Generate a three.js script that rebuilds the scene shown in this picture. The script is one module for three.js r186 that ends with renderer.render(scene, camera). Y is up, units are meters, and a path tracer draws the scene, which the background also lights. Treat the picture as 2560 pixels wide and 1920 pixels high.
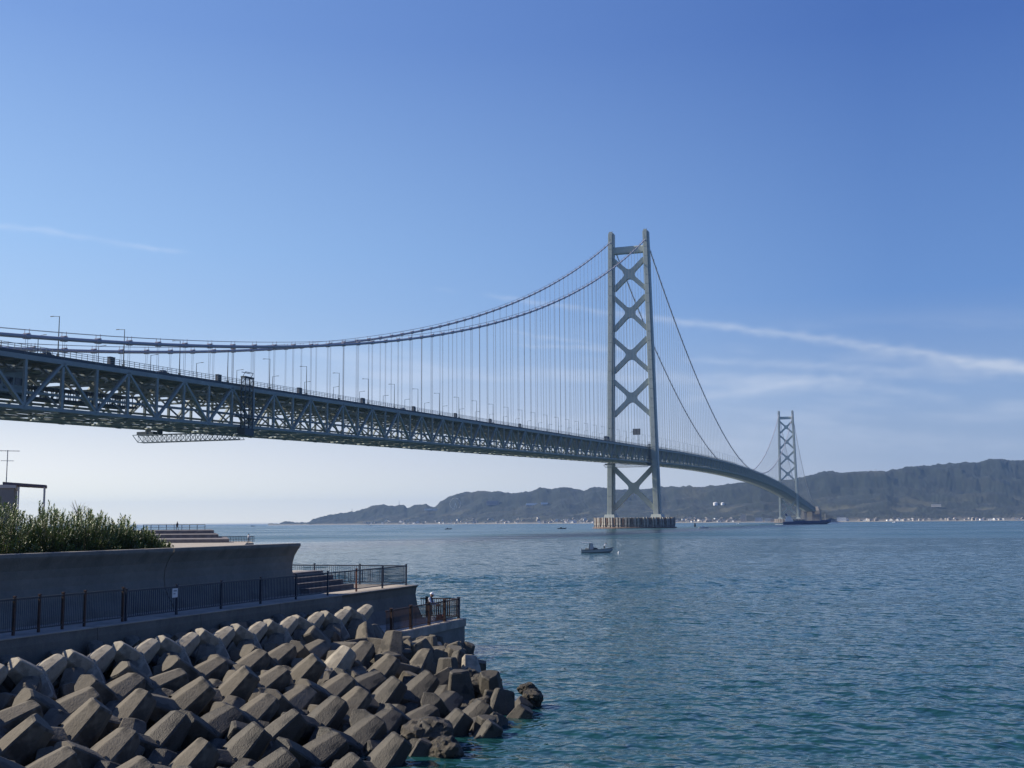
import * as THREE from 'three';
import { ImprovedNoise } from 'three/addons/math/ImprovedNoise.js';
import { MarchingCubes } from 'three/addons/objects/MarchingCubes.js';

// ---------------------------------------------------------------- camera, sky, sun, exposure
const scene = new THREE.Scene();
const EYE = 6.61;
const camera = new THREE.PerspectiveCamera(37.875, 4 / 3, 0.5, 40000);
camera.position.set(0, EYE, 0);
camera.rotation.order = 'YXZ';
camera.rotation.set(THREE.MathUtils.degToRad(7.03), 0, THREE.MathUtils.degToRad(-0.41));
scene.add(camera);

const renderer = new THREE.WebGLRenderer({ antialias: true });
renderer.setSize(1024, 768);
renderer.toneMapping = THREE.LinearToneMapping;
renderer.toneMappingExposure = 1.4;
renderer.shadowMap.enabled = true;

const R = Math.PI / 180;
const SUN_AZ = -79 * R, SUN_EL = 34.5 * R;                      // to the left of the view, a little ahead
const sunDir = new THREE.Vector3(Math.sin(SUN_AZ) * Math.cos(SUN_EL), Math.sin(SUN_EL), -Math.cos(SUN_AZ) * Math.cos(SUN_EL));
const sun = new THREE.DirectionalLight(new THREE.Color(1.0, 0.91, 0.78), 5.0);
sun.position.copy(sunDir).multiplyScalar(400);
sun.castShadow = true;
sun.shadow.mapSize.set(4096, 4096);
Object.assign(sun.shadow.camera, { left: -120, right: 120, top: 120, bottom: -120, near: 1, far: 1500 });
scene.add(sun, sun.target);

// ---------------------------------------------------------------- small tools
function mulberry(a) { return () => { a |= 0; a = a + 0x6D2B79F5 | 0; let t = Math.imul(a ^ a >>> 15, 1 | a); t = t + Math.imul(t ^ t >>> 7, 61 | t) ^ t; return ((t ^ t >>> 14) >>> 0) / 4294967296; }; }
const imp = new ImprovedNoise();
const noise = (x, y, z = 0) => imp.noise(x + 100.3, y + 57.7, z + 31.1);
function fbm(x, y, z = 0, o = 4) { let s = 0, a = 0.5, f = 1; for (let i = 0; i < o; i++) { s += a * noise(x * f, y * f, z * f + i * 7.3); a *= 0.5; f *= 2.03; } return s; }
const clamp = (x, a = 0, b = 1) => Math.min(b, Math.max(a, x));
const lerp = (a, b, t) => a + (b - a) * t;
const smooth = (a, b, x) => { const t = clamp((x - a) / (b - a)); return t * t * (3 - 2 * t); };
const lin = v => { v /= 255; return v <= 0.04045 ? v / 12.92 : Math.pow((v + 0.055) / 1.055, 2.4); };
function pick(tab, x) { let i = 0; while (i < tab.length - 2 && x > tab[i + 1][0]) i++; const a = tab[i], b = tab[i + 1], t = clamp((x - a[0]) / (b[0] - a[0])); return a.slice(1).map((v, k) => lerp(v, b[k + 1], t)); }

// ---------------------------------------------------------------- the sky
function makeSky() {
  const W = 4096, H = 2048, data = new Float32Array(W * H * 4);
  const L = [[0, 302, 294, 262], [1.2, 288, 285, 262], [2.8, 266, 266, 260], [5, 228, 236, 246], [9, 182, 213, 248], [13.5, 162, 201, 247], [24, 122, 162, 225], [45, 78, 120, 198], [90, 48, 84, 162]];
  const Rr = [[0, 200, 200, 206], [1.5, 180, 190, 206], [3, 160, 178, 204], [6, 142, 170, 210], [11, 106, 147, 207], [23.5, 74, 112, 183], [45, 52, 86, 160], [90, 48, 84, 162]];
  const tabL = L.map(r => [r[0], lin(r[1]), lin(r[2]), lin(r[3])]), tabR = Rr.map(r => [r[0], lin(r[1]), lin(r[2]), lin(r[3])]);
  const c45 = Math.cos(48 * R), c95 = Math.cos(98 * R);
  // streaks of high ice cloud and aircraft trails: [az, el, half width, strength] along each
  const trails = [
    [[-1.8, 11.64, .12, .25], [1.81, 11.14, .16, .22], [7.53, 10.24, .22, .34], [10.8, 9.73, .24, .42], [16.22, 8.79, .28, .46], [20.5, 7.88, .34, .55], [24.78, 6.96, .4, .66], [32, 5.2, .5, .5]],
    [[-27, 13.9, .14, .2], [-23.3, 13.86, .16, .24], [-20.3, 13.62, .14, .12], [-18.1, 13.36, .12, .26], [-15.9, 13.34, .12, .16]],
    [[-4.4, 11.95, .1, .14], [-2.4, 11.74, .1, .16]],
    [[-0.6, 9.82, .1, .14], [1.79, 9.42, .1, .2], [4.66, 8.97, .1, .2], [7, 8.5, .1, .08]],
    [[0.1, 9.03, .12, .22], [4.65, 8.8, .16, .34], [7, 8.72, .14, .2]],
    [[8.2, 8.18, .2, .2], [16.1, 7.54, .3, .28], [21, 7.0, .3, .2]],
    [[8.1, 5.95, .25, .22], [13.9, 6.72, .35, .3], [20.5, 7.1, .3, .12]],
    [[9.3, 7.33, .25, .22], [16.1, 6.86, .35, .22], [22.5, 5.46, .4, .2]],
    [[11, 4.6, .4, .18], [18, 4.1, .5, .16], [25, 3.4, .5, .1]],
  ];
  const trailAt = (az, el) => {
    let s = 0;
    for (const t of trails) {
      if (az < t[0][0] || az > t[t.length - 1][0]) continue;
      const [e, w, k] = pick(t, az);
      const ww = w * 0.62 * (1 + 0.6 * noise(az * 1.3, el * 2, 3));
      const d = (el - e - 0.09 * noise(az * 0.9, 4.2)) / ww;
      if (Math.abs(d) < 3.5) {
        const ends = smooth(t[0][0], t[0][0] + 1.2, az) * (1 - smooth(t[t.length - 1][0] - 1.5, t[t.length - 1][0], az));
        s += 1.15 * k * ends * Math.exp(-d * d * (d > 0 ? 1.0 : 0.55)) * clamp(0.75 + 0.8 * fbm(az * 1.1, el * 5, 9, 3), 0.1, 1.3);
      }
    }
    return s;
  };
  for (let j = 0; j < H; j++) {
    const el = ((j + 0.5) / H - 0.5) * 180, e = Math.max(el, 0);
    const l = pick(tabL, e), r = pick(tabR, e);
    for (let i = 0; i < W; i++) {
      const th = ((i + 0.5) / W - 0.5) * 2 * Math.PI;                 // atan2(z, x)
      let az = Math.atan2(Math.cos(th), -Math.sin(th)) / R;          // from straight ahead (-z), right positive
      const cd = Math.cos(az * R - SUN_AZ);
      let m = (cd - c95) / (c45 - c95);
      m = m < 0 ? m * 0.15 : m > 1 ? 1 + (m - 1) * 0.6 : m;
      m = lerp(m, 0.5, smooth(60, 90, e));
      let c = [0, 1, 2].map(k => Math.max(0.02, lerp(r[k], l[k], m)));
      // aureole round the sun
      const cg = Math.cos(e * R) * Math.cos(SUN_EL) * cd + Math.sin(e * R) * Math.sin(SUN_EL);
      const g = Math.acos(clamp(cg, -1, 1)) / R, glow = 0.9 * Math.exp(-g / 8) + 0.1 * Math.exp(-g / 24);
      c = [c[0] + glow, c[1] + glow * 0.96, c[2] + glow * 0.9];
      if (el > 1 && el < 25 && az > -45 && az < 50) {
        let k = trailAt(az, el);
        const veil = smooth(2, 5, el) * (1 - smooth(7.5, 10.5, el));
        k += veil * 0.34 * smooth(0.02, 0.5, fbm(az * 0.13 + 3, el * 0.75 + az * 0.06, 5, 4) + 0.12) * smooth(-20, -4, az);
        k = clamp(k, 0, 0.8);
        const wc = [lin(214), lin(226), lin(246)].map(v => v * lerp(0.86, 1.15, clamp(m)));
        c = c.map((v, q) => lerp(v, Math.max(v, wc[q]), k));
      }
      if (el < 0) { const d = smooth(0, -8, el); c = c.map((v, q) => lerp(v, [0.06, 0.11, 0.16][q], d)); }
      const o = (j * W + i) * 4; data[o] = c[0] / 1.4; data[o + 1] = c[1] / 1.4; data[o + 2] = c[2] / 1.4; data[o + 3] = 1;
    }
  }
  const t = new THREE.DataTexture(data, W, H, THREE.RGBAFormat, THREE.FloatType);
  t.mapping = THREE.EquirectangularReflectionMapping; t.magFilter = THREE.LinearFilter; t.minFilter = THREE.LinearFilter;
  t.colorSpace = THREE.LinearSRGBColorSpace; t.needsUpdate = true;
  return t;
}
const skyTex = makeSky();
scene.background = skyTex;
scene.environment = skyTex;
scene.fog = new THREE.FogExp2(new THREE.Color(0.32, 0.57, 1.0), 4.9e-5);

// ---------------------------------------------------------------- mesh builder
const sub = (a, b) => [a[0] - b[0], a[1] - b[1], a[2] - b[2]];
const cross = (a, b) => [a[1] * b[2] - a[2] * b[1], a[2] * b[0] - a[0] * b[2], a[0] * b[1] - a[1] * b[0]];
const norm = a => { const l = Math.hypot(...a) || 1; return [a[0] / l, a[1] / l, a[2] / l]; };
class MB {
  constructor() { this.p = []; this.n = []; this.u = []; this.c = []; this.col = null; }
  uvOf(q, n) { const x = Math.abs(n[0]), y = Math.abs(n[1]), z = Math.abs(n[2]); return y >= x && y >= z ? [q[0], q[2]] : x >= z ? [q[2], q[1]] : [q[0], q[1]]; }
  vert(q, n, fn) { this.p.push(q[0], q[1], q[2]); this.n.push(n[0], n[1], n[2]); this.u.push(...this.uvOf(q, fn || n)); if (this.col) this.c.push(...this.col); }
  tri(a, b, c, ns) { const f = norm(cross(sub(b, a), sub(c, a))); const N = ns || [f, f, f]; this.vert(a, N[0], f); this.vert(b, N[1], f); this.vert(c, N[2], f); return this; }
  quad(a, b, c, d) { this.tri(a, b, c); this.tri(a, c, d); return this; }
  hexa(k) { // 0-3 bottom ring counter-clockwise from above, 4-7 top ring
    this.quad(k[3], k[2], k[1], k[0]).quad(k[4], k[5], k[6], k[7]);
    for (let i = 0; i < 4; i++) { const j = (i + 1) % 4; this.quad(k[i], k[j], k[j + 4], k[i + 4]); }
    return this;
  }
  box(x0, x1, y0, y1, z0, z1) { return this.hexa([[x0, y0, z1], [x1, y0, z1], [x1, y0, z0], [x0, y0, z0], [x0, y1, z1], [x1, y1, z1], [x1, y1, z0], [x0, y1, z0]]); }
  bar(a, b, w, h, up = [0, 1, 0]) {
    const d = norm(sub(b, a)); if (Math.abs(d[0] * up[0] + d[1] * up[1] + d[2] * up[2]) > 0.98) up = [0, 0, 1];
    const r = norm(cross(d, up)), u = cross(r, d), W = w / 2, H = h / 2;
    const at = (q, i, j) => [0, 1, 2].map(k => q[k] + r[k] * W * i + u[k] * H * j);
    return this.hexa([at(a, -1, -1), at(a, 1, -1), at(b, 1, -1), at(b, -1, -1), at(a, -1, 1), at(a, 1, 1), at(b, 1, 1), at(b, -1, 1)]);
  }
  tube(pts, rad, seg = 8, caps = true) {
    const rings = []; const n = pts.length;
    let up = [0, 1, 0];
    for (let i = 0; i < n; i++) {
      const d = norm(sub(pts[Math.min(n - 1, i + 1)], pts[Math.max(0, i - 1)]));
      if (i === 0 && Math.abs(d[1]) > 0.9) up = [1, 0, 0];
      const r = norm(cross(d, up)), u = cross(r, d), rr = Array.isArray(rad) ? rad[i] : rad, ring = [];
      for (let k = 0; k < seg; k++) { const a = k / seg * 2 * Math.PI, N = [0, 1, 2].map(q => r[q] * Math.cos(a) + u[q] * Math.sin(a)); ring.push([[0, 1, 2].map(q => pts[i][q] + N[q] * rr), N]); }
      rings.push(ring);
    }
    for (let i = 0; i < n - 1; i++) for (let k = 0; k < seg; k++) {
      const m = (k + 1) % seg, A = rings[i][k], B = rings[i][m], C = rings[i + 1][m], D = rings[i + 1][k];
      this.tri(A[0], C[0], B[0], [A[1], C[1], B[1]]); this.tri(A[0], D[0], C[0], [A[1], D[1], C[1]]);
    }
    if (caps) for (let k = 1; k < seg - 1; k++) { const a = rings[0], b = rings[n - 1]; this.tri(a[0][0], a[k][0], a[k + 1][0]); this.tri(b[0][0], b[k + 1][0], b[k][0]); }
    return this;
  }
  loft(rings, caps = true) { // flat-sided rings of equal length, counter-clockwise from above
    const n = rings[0].length;
    for (let i = 0; i < rings.length - 1; i++) for (let k = 0; k < n; k++) { const m = (k + 1) % n; this.quad(rings[i][k], rings[i][m], rings[i + 1][m], rings[i + 1][k]); }
    if (caps) { const cap = (r, s) => { const v = r.map(q => new THREE.Vector2(q[0], q[2])); for (const f of THREE.ShapeUtils.triangulateShape(v, [])) { const [a, b, c] = f.map(k => r[k]); const nn = cross(sub(b, a), sub(c, a)); (nn[1] * s > 0) ? this.tri(a, b, c) : this.tri(a, c, b); } }; cap(rings[0], -1); cap(rings[rings.length - 1], 1); }
    return this;
  }
  add(g, m = new THREE.Matrix4()) {
    const q = g.index ? g.toNonIndexed() : g, P = q.attributes.position, N = q.attributes.normal, v = new THREE.Vector3(), nm = new THREE.Matrix3().getNormalMatrix(m);
    for (let i = 0; i < P.count; i++) { v.fromBufferAttribute(P, i).applyMatrix4(m); this.p.push(v.x, v.y, v.z); const pos = [v.x, v.y, v.z]; v.fromBufferAttribute(N, i).applyMatrix3(nm).normalize(); this.n.push(v.x, v.y, v.z); this.u.push(...this.uvOf(pos, [v.x, v.y, v.z])); if (this.col) this.c.push(...this.col); }
    return this;
  }
  build() {
    const g = new THREE.BufferGeometry();
    g.setAttribute('position', new THREE.Float32BufferAttribute(this.p, 3)); g.setAttribute('normal', new THREE.Float32BufferAttribute(this.n, 3)); g.setAttribute('uv', new THREE.Float32BufferAttribute(this.u, 2));
    if (this.c.length) g.setAttribute('color', new THREE.Float32BufferAttribute(this.c, 3));
    return g;
  }
}
const taken = {};
function numbered(name) { const n = taken[name] = (taken[name] ?? -1) + 1; return n ? `${name}_${String(n).padStart(3, '0')}` : name; }
function mesh(name, g, m, parent) { const o = new THREE.Mesh(g instanceof MB ? g.build() : g, m); o.name = name; o.castShadow = o.receiveShadow = true; parent.add(o); return o; }
function tag(o, label, category, group) { o.userData.label = label; o.userData.category = category; if (group) o.userData.group = group; return o; }
function thing(name, label, category, group, pos = [0, 0, 0], turn = 0) { const o = new THREE.Group(); o.name = numbered(name); o.position.set(...pos); o.rotation.y = turn; scene.add(o); return tag(o, label, category, group); }
function one(name, g, m, label, category, group, pos = [0, 0, 0], turn = 0) { const o = mesh(numbered(name), g, m, scene); o.position.set(...pos); o.rotation.y = turn; return tag(o, label, category, group); }
function struct(name, g, m) { const o = mesh(numbered(name), g, m, scene); o.userData.kind = 'structure'; return o; }
function copy(o, pos, turn, label) { const c = o.clone(); c.name = numbered(o.name.replace(/_\d{3}$/, '')); c.position.set(...pos); c.rotation.y = turn; c.userData = { ...o.userData }; if (label) c.userData.label = label; scene.add(c); return c; }

// ---------------------------------------------------------------- textures and materials
function hash2(x, y, s) { let h = Math.imul(x, 374761393) + Math.imul(y, 668265263) + Math.imul(s, 1274126177) | 0; h = Math.imul(h ^ h >>> 13, 1274126177); return ((h ^ h >>> 16) >>> 0) / 4294967296; }
function pval(x, y, per, s) { const xi = Math.floor(x), yi = Math.floor(y), fx = x - xi, fy = y - yi, u = fx * fx * (3 - 2 * fx), v = fy * fy * (3 - 2 * fy), m = q => ((q % per) + per) % per; return lerp(lerp(hash2(m(xi), m(yi), s), hash2(m(xi + 1), m(yi), s), u), lerp(hash2(m(xi), m(yi + 1), s), hash2(m(xi + 1), m(yi + 1), s), u), v); }
function pfbm(u, v, f, o, s, sx = 1) { let a = 0.5, t = 0; for (let i = 0; i < o; i++) { t += a * pval(u * f * sx, v * f, f, s + i); a *= 0.5; f *= 2; } return t / (1 - Math.pow(0.5, o)); }
function tex(n, fn, metres, srgb = true) {
  const d = new Uint8Array(n * n * 4);
  for (let j = 0; j < n; j++) for (let i = 0; i < n; i++) { const c = fn(i / n, j / n), o = (j * n + i) * 4; for (let k = 0; k < 3; k++) d[o + k] = clamp(c[k]) * 255; d[o + 3] = 255; }
  const t = new THREE.DataTexture(d, n, n); t.wrapS = t.wrapT = THREE.RepeatWrapping; t.magFilter = THREE.LinearFilter; t.minFilter = THREE.LinearMipmapLinearFilter; t.generateMipmaps = true;
  t.repeat.set(1 / metres, 1 / metres); if (srgb) t.colorSpace = THREE.SRGBColorSpace; t.needsUpdate = true; return t;
}
const toS = v => v <= 0.0031308 ? v * 12.92 : 1.055 * Math.pow(v, 1 / 2.4) - 0.055;
function stoneTex(base, dark, seed, metres, amt = 1) { // mottled, speckled cement
  return tex(512, (u, v) => {
    const a = pfbm(u, v, 4, 5, seed), b = pfbm(u, v, 16, 4, seed + 40), s = hash2(Math.floor(u * 256), Math.floor(v * 256), seed + 9);
    const st = smooth(0.52, 0.72, pfbm(u, v, 6, 4, seed + 80)) * 0.75 * amt;
    const k = 0.66 + 0.5 * a * amt + 0.3 * (b - 0.5) * amt + (s > 0.965 ? -0.2 : s < 0.03 ? 0.16 : 0);
    return [0, 1, 2].map(q => toS(clamp(lerp(base[q] * k, dark[q], st))));
  }, metres);
}
function stoneBump(seed, metres) { return tex(512, (u, v) => { const k = 0.5 * pfbm(u, v, 8, 5, seed) + 0.5 * pfbm(u, v, 64, 3, seed + 5) - (hash2(Math.floor(u * 170), Math.floor(v * 170), seed) > 0.985 ? 0.3 : 0); return [k, k, k]; }, metres, false); }
const std = o => new THREE.MeshStandardMaterial({ roughness: 0.9, metalness: 0, ...o });
const bumpA = stoneBump(11, 1.6), bumpB = stoneBump(23, 2.3);
// weather-streaked cement: runs of dirt down the face
const streaked = (base, dark, seed, metres) => tex(512, (u, v) => { const run = smooth(.55, .85, pfbm(u, v, 7, 3, seed, 2)) * pfbm(u, v, 9, 3, seed + 3), a = pfbm(u, v, 5, 5, seed + 7), f = pfbm(u, v, 48, 3, seed + 9), k = .72 + .4 * a + .22 * (f - .5); return [0, 1, 2].map(q => toS(clamp(lerp(base[q] * k, dark[q], run * .75)))); }, metres);
const concreteWall = std({ map: streaked([0.225, 0.205, 0.17], [0.11, 0.10, 0.082], 3, 5.3), bumpMap: bumpB, bumpScale: 0.012 });
const concreteLedge = std({ map: streaked([0.18, 0.162, 0.13], [0.085, 0.076, 0.06], 5, 4.4), bumpMap: bumpA, bumpScale: 0.012 });  // base darkened so the wall faces carry shade in their colour
const blockMats = [  // sunlit and shaded tones put into the concrete colour; the darkest is weed-stained
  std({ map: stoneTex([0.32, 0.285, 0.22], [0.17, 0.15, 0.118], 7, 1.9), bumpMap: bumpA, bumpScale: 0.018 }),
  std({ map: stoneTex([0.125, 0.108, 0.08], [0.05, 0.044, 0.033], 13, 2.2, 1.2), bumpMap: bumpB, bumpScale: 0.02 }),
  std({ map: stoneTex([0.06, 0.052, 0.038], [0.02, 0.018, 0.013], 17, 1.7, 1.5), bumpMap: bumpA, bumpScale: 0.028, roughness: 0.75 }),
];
const rockMat = std({ map: stoneTex([0.06, 0.048, 0.03], [0.016, 0.014, 0.01], 29, 1.1, 1.8), bumpMap: bumpA, bumpScale: 0.08, roughness: 0.7 });
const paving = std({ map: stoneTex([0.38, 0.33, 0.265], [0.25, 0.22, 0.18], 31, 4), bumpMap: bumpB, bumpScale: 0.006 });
const stepMat = std({ map: stoneTex([0.17, 0.15, 0.145], [0.11, 0.10, 0.098], 37, 3), bumpMap: bumpB, bumpScale: 0.006 });
const navyPaint = std({ color: new THREE.Color(0.018, 0.026, 0.045), roughness: 0.45 });
const brownPaint = std({ map: stoneTex([0.075, 0.035, 0.022], [0.03, 0.018, 0.014], 41, 0.6), roughness: 0.6 });
const rustPaint = std({ map: stoneTex([0.16, 0.05, 0.03], [0.05, 0.03, 0.03], 43, 0.5), roughness: 0.7 });
const steelTex = stoneTex([0.215, 0.265, 0.275], [0.17, 0.205, 0.21], 47, 26, 0.5);
const steel = std({ map: steelTex, roughness: 0.5 });
const towerSteel = std({ map: stoneTex([0.46, 0.505, 0.465], [0.39, 0.43, 0.395], 53, 34, 0.45), roughness: 0.5 });
const trussSteel = std({ map: stoneTex([0.35, 0.385, 0.345], [0.27, 0.30, 0.265], 59, 14, 0.7), roughness: 0.55 });
const darkSteel = std({ color: new THREE.Color(0.06, 0.075, 0.08), roughness: 0.6 });
const cableMat = std({ color: new THREE.Color(0.44, 0.41, 0.42), roughness: 0.5 });
const ropeMat = std({ color: new THREE.Color(0.20, 0.22, 0.24), roughness: 0.5 });
const asphalt = std({ color: new THREE.Color(0.05, 0.05, 0.052) });
const white = std({ color: new THREE.Color(0.75, 0.75, 0.73), roughness: 0.6 });
const grey = std({ color: new THREE.Color(0.32, 0.33, 0.34), roughness: 0.6 });
const vc = std({ vertexColors: true, roughness: 0.8 });
const glassDark = std({ color: new THREE.Color(0.02, 0.03, 0.04), roughness: 0.12 });

// ---------------------------------------------------------------- water
const EARTH = 7.4e6, drop = r => r * r / (2 * EARTH);
const wrnd = mulberry(77);
const waves = [];
for (let i = 0; i < 56; i++) {
  const lam = 0.6 * Math.pow(13, i / 55), th = (wrnd() + wrnd() + wrnd() - 1.5) * 1.25 + 0.12, k = 2 * Math.PI / lam;
  const w = lam < 2.2 ? 1 : 2.2 / lam;
  waves.push([k * Math.sin(th), k * Math.cos(th), 0.128 * Math.sqrt(2 / 56) / k * w * (0.6 + 0.8 * wrnd()), wrnd() * 6.283, lam]);
}
function chop(x, z) { // wind patches and current lines
  const r = Math.hypot(x, z);
  let a = 0.72 + 0.75 * fbm(x / 46 + 3, z / 30, 2, 3) + 0.5 * fbm(x / 160, z / 70, 8, 2);
  const line = z + 130 + 14 * noise(x / 40, 3) - 0.55 * x;                  // a tide rip running out from behind the sea wall
  a += 0.8 * Math.exp(-line * line / 260) * smooth(60, 20, x);
  return clamp(a, 0.25, 2.0);
}
function gusts() { const n = 512; return tex(n, (u, v) => { const k = .62 + .55 * (pfbm(u, v, 10, 4, 301, 1) - .5) + .5 * (pval(u * 24, v * 90, 6, 310) - .5) * pfbm(u, v, 5, 2, 320); return [0, k, 0]; }, 900, false); }
function waterMaterial(bump, bs, rough) { return new THREE.MeshPhysicalMaterial({ color: new THREE.Color(0.009, 0.048, 0.049), roughness: rough || 0.08, roughnessMap: rough ? gusts() : null, ior: 1.333, normalMap: bump, normalScale: new THREE.Vector2(bs, bs) }); }
function rippleTile(n, metres, l0, l1, rms, seed, spread) {
  const rnd = mulberry(seed), C = [], N = 46;
  for (let i = 0; i < N; i++) { const lam = l0 * Math.pow(l1 / l0, i / (N - 1)), th = (rnd() + rnd() + rnd() - 1.5) * spread + 0.1, q = metres / lam; const a = Math.round(q * Math.sin(th)), b = Math.round(q * Math.cos(th)) || 1, k = 2 * Math.PI * Math.hypot(a, b) / metres; C.push([a * 2 * Math.PI / n, b * 2 * Math.PI / n, rms * Math.sqrt(2 / N) / k, rnd() * 6.28]); }
  const d = new Float32Array(n * n * 4), q = n / metres;
  for (let j = 0; j < n; j++) for (let i = 0; i < n; i++) { let x = 0, z = 0; for (const c of C) { const k = c[2] * Math.cos(c[0] * i + c[1] * j + c[3]); x += k * c[0]; z += k * c[1]; } const N = norm([-x * q, -z * q, 1]), o = (j * n + i) * 4; for (let k = 0; k < 3; k++) d[o + k] = N[k] * .5 + .5; d[o + 3] = 1; }
  const t = new THREE.DataTexture(d, n, n, THREE.RGBAFormat, THREE.FloatType); t.wrapS = t.wrapT = THREE.RepeatWrapping; t.magFilter = THREE.LinearFilter; t.repeat.set(1 / metres, 1 / metres); t.needsUpdate = true;
  return t;
}
const fineRipple = rippleTile(1024, 37, 0.22, 1.6, 0.17, 5, 2.0);
const farRipple = rippleTile(1024, 131, 2.0, 14, 0.07, 6, 1.2);
function waterSheet(radii, angles, height) {
  const g = new THREE.BufferGeometry(), nr = radii.length, na = angles.length, P = new Float32Array(nr * na * 3), U = new Float32Array(nr * na * 2), I = new Uint32Array((nr - 1) * (na - 1) * 6);
  let q = 0;
  for (let i = 0; i < nr; i++) for (let j = 0; j < na; j++) { const r = radii[i], x = r * Math.sin(angles[j]), z = -r * Math.cos(angles[j]), o = i * na + j; P[o * 3] = x; P[o * 3 + 1] = height(x, z, r) - drop(r); P[o * 3 + 2] = z; U[o * 2] = x; U[o * 2 + 1] = z; }
  for (let i = 0; i < nr - 1; i++) for (let j = 0; j < na - 1; j++) { const a = i * na + j, b = a + 1, c = a + na, d = c + 1; I[q++] = a; I[q++] = b; I[q++] = c; I[q++] = b; I[q++] = d; I[q++] = c; }
  g.setAttribute('position', new THREE.BufferAttribute(P, 3)); g.setAttribute('uv', new THREE.BufferAttribute(U, 2)); g.setIndex(new THREE.BufferAttribute(I, 1)); g.computeVertexNormals(); return g;
}
{
  const ang = []; for (let a = -80; a < -27; a += 1.5) ang.push(a * R); for (let i = 0; i <= 720; i++) ang.push((-27 + 54 * i / 720) * R); for (let a = 28.5; a <= 80; a += 1.5) ang.push(a * R);
  const rad = [2]; while (rad[rad.length - 1] < 420) { const r = rad[rad.length - 1]; rad.push(r + (r < 22 ? 1.2 : Math.max(0.2, r * 0.0046))); }
  const END = rad[rad.length - 1];
  const near = waterSheet(rad, ang, (x, z, r) => { if (Math.abs(Math.atan2(x, -z)) > 0.53) return 0; const amp = chop(x, z), sp = Math.max(0.2, r * 0.0046); let h = 0; for (const w of waves) if (w[4] > sp * 2.2) h += w[2] * Math.sin(w[0] * x + w[1] * z + w[3]); return h * amp; });
  struct('water', near, waterMaterial(fineRipple, 1));
  const a2 = []; for (let i = 0; i <= 260; i++) a2.push((-80 + 160 * i / 260) * R);
  const r2 = [END]; while (r2[r2.length - 1] < 14000) r2.push(r2[r2.length - 1] * 1.018);
  const far = waterSheet(r2, a2, (x, z, r) => r === END ? 0 : 0.5 * fbm(x / 90, z / 160, 4, 2) * smooth(END, END * 1.3, r));
  struct('water', far, waterMaterial(farRipple, 1, 0.40));
}

// ---------------------------------------------------------------- the far island
const SIL = [[-12.3, -0.2], [-11.87, -0.15], [-11.62, 0.02], [-11.36, 0.09], [-11.09, 0.04], [-10.26, 0.02], [-10.05, 0.17], [-9.72, 0.29], [-9.32, 0.37], [-8.93, 0.44], [-8.33, 0.5], [-7.93, 0.54], [-7.63, 0.68], [-7.13, 0.81], [-6.53, 0.91], [-6.03, 0.81], [-5.52, 0.86], [-5.36, 0.7], [-4.92, 0.86], [-4.41, 0.9], [-4.17, 0.78], [-3.95, 0.77], [-3.7, 1.02], [-3.2, 1.28], [-2.89, 1.39], [-2.38, 1.49], [-1.67, 1.55], [-0.85, 1.5], [-0.35, 1.44], [0.16, 1.46], [0.98, 1.51], [1.29, 1.67], [1.59, 1.69], [2, 1.62], [2.41, 1.7], [2.82, 1.66], [3.22, 1.57], [3.63, 1.51], [4.03, 1.67], [4.64, 1.68], [5.25, 1.58], [5.85, 1.51], [6.46, 1.52], [6.86, 1.62], [7.47, 1.65], [7.77, 1.61], [8.17, 1.69], [9.16, 1.65], [9.86, 1.67], [10.65, 1.76], [11.64, 1.8], [12.42, 1.89], [13.39, 1.92], [14.16, 1.96], [14.74, 2.09], [15.22, 2.24], [15.51, 2.29], [15.98, 2.3], [16.45, 2.26], [17.11, 2.3], [17.95, 2.3], [18.41, 2.28], [18.96, 2.32], [19.28, 2.47], [19.79, 2.5], [20.42, 2.48], [20.87, 2.57], [21.41, 2.59], [21.85, 2.62], [22.29, 2.57], [22.55, 2.6], [22.99, 2.74], [23.51, 2.75], [24.02, 2.67], [24.53, 2.64], [28, 2.5], [33, 2.1], [40, 1.4]];
const COAST = [[-12.3, 7400], [-11.9, 7200], [-10, 6700], [-7, 6100], [-4, 5500], [0, 4850], [5, 4380], [10, 4080], [14.8, 3960], [18, 3900], [24.5, 4150], [40, 5000]];
const coastAt = az => pick(COAST, az)[0] + 26 * noise(az * 1.7, 4);
const ridgeAt = az => pick([[-12.3, 140], [-10, 330], [-6, 700], [-2, 1050], [6, 1350], [14, 1300], [24, 1500], [40, 1500]], az)[0];
function ground(az, d) {
  const dc = coastAt(az), w = ridgeAt(az), t = (d - dc) / w, hAt = z => Math.max(4, Math.tan(pick(SIL, z)[0] * R) * (dc + w) + EYE + drop(dc + w)), Hs = (hAt(az - 2.2) + hAt(az - 1.1) + hAt(az) + hAt(az + 1.1) + hAt(az + 2.2)) / 5, H = lerp(Math.min(Hs, hAt(az) * 1.15), hAt(az), smooth(0.5, 0.95, t));
  if (t <= 0) return lerp(-4, 1.6, clamp(1 + t * w / 14));
  const X = d * az * R, flat = 2.2 + 3.5 * smooth(0.02, 0.12, t);
  let p = smooth(0.05, 1.02, Math.min(t, 1.02));
  const n1 = 0.5 + 0.9 * fbm(X / 420, d / 230, 1, 3), n2 = 0.5 + 0.8 * fbm(X / 230 + 9 + d / 300, d / 170, 6, 3);
  const rg = 1 - 2 * Math.abs(fbm(X / 210 + 2, d / 170, 14, 3)), spur = lerp(0.36 + 0.55 * n1, 1, smooth(0.68, 1, t)) * lerp(0.62 + 0.45 * n2, 1, smooth(0.72, 1, t)) * lerp(0.86 + 0.16 * rg, 1, smooth(0.75, 1, t));
  let h = flat + (H - flat) * clamp(p * spur, 0, 1);
  if (t > 1) h = lerp(H, H * 0.35, smooth(1, 2, t));
  return h;
}
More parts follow.
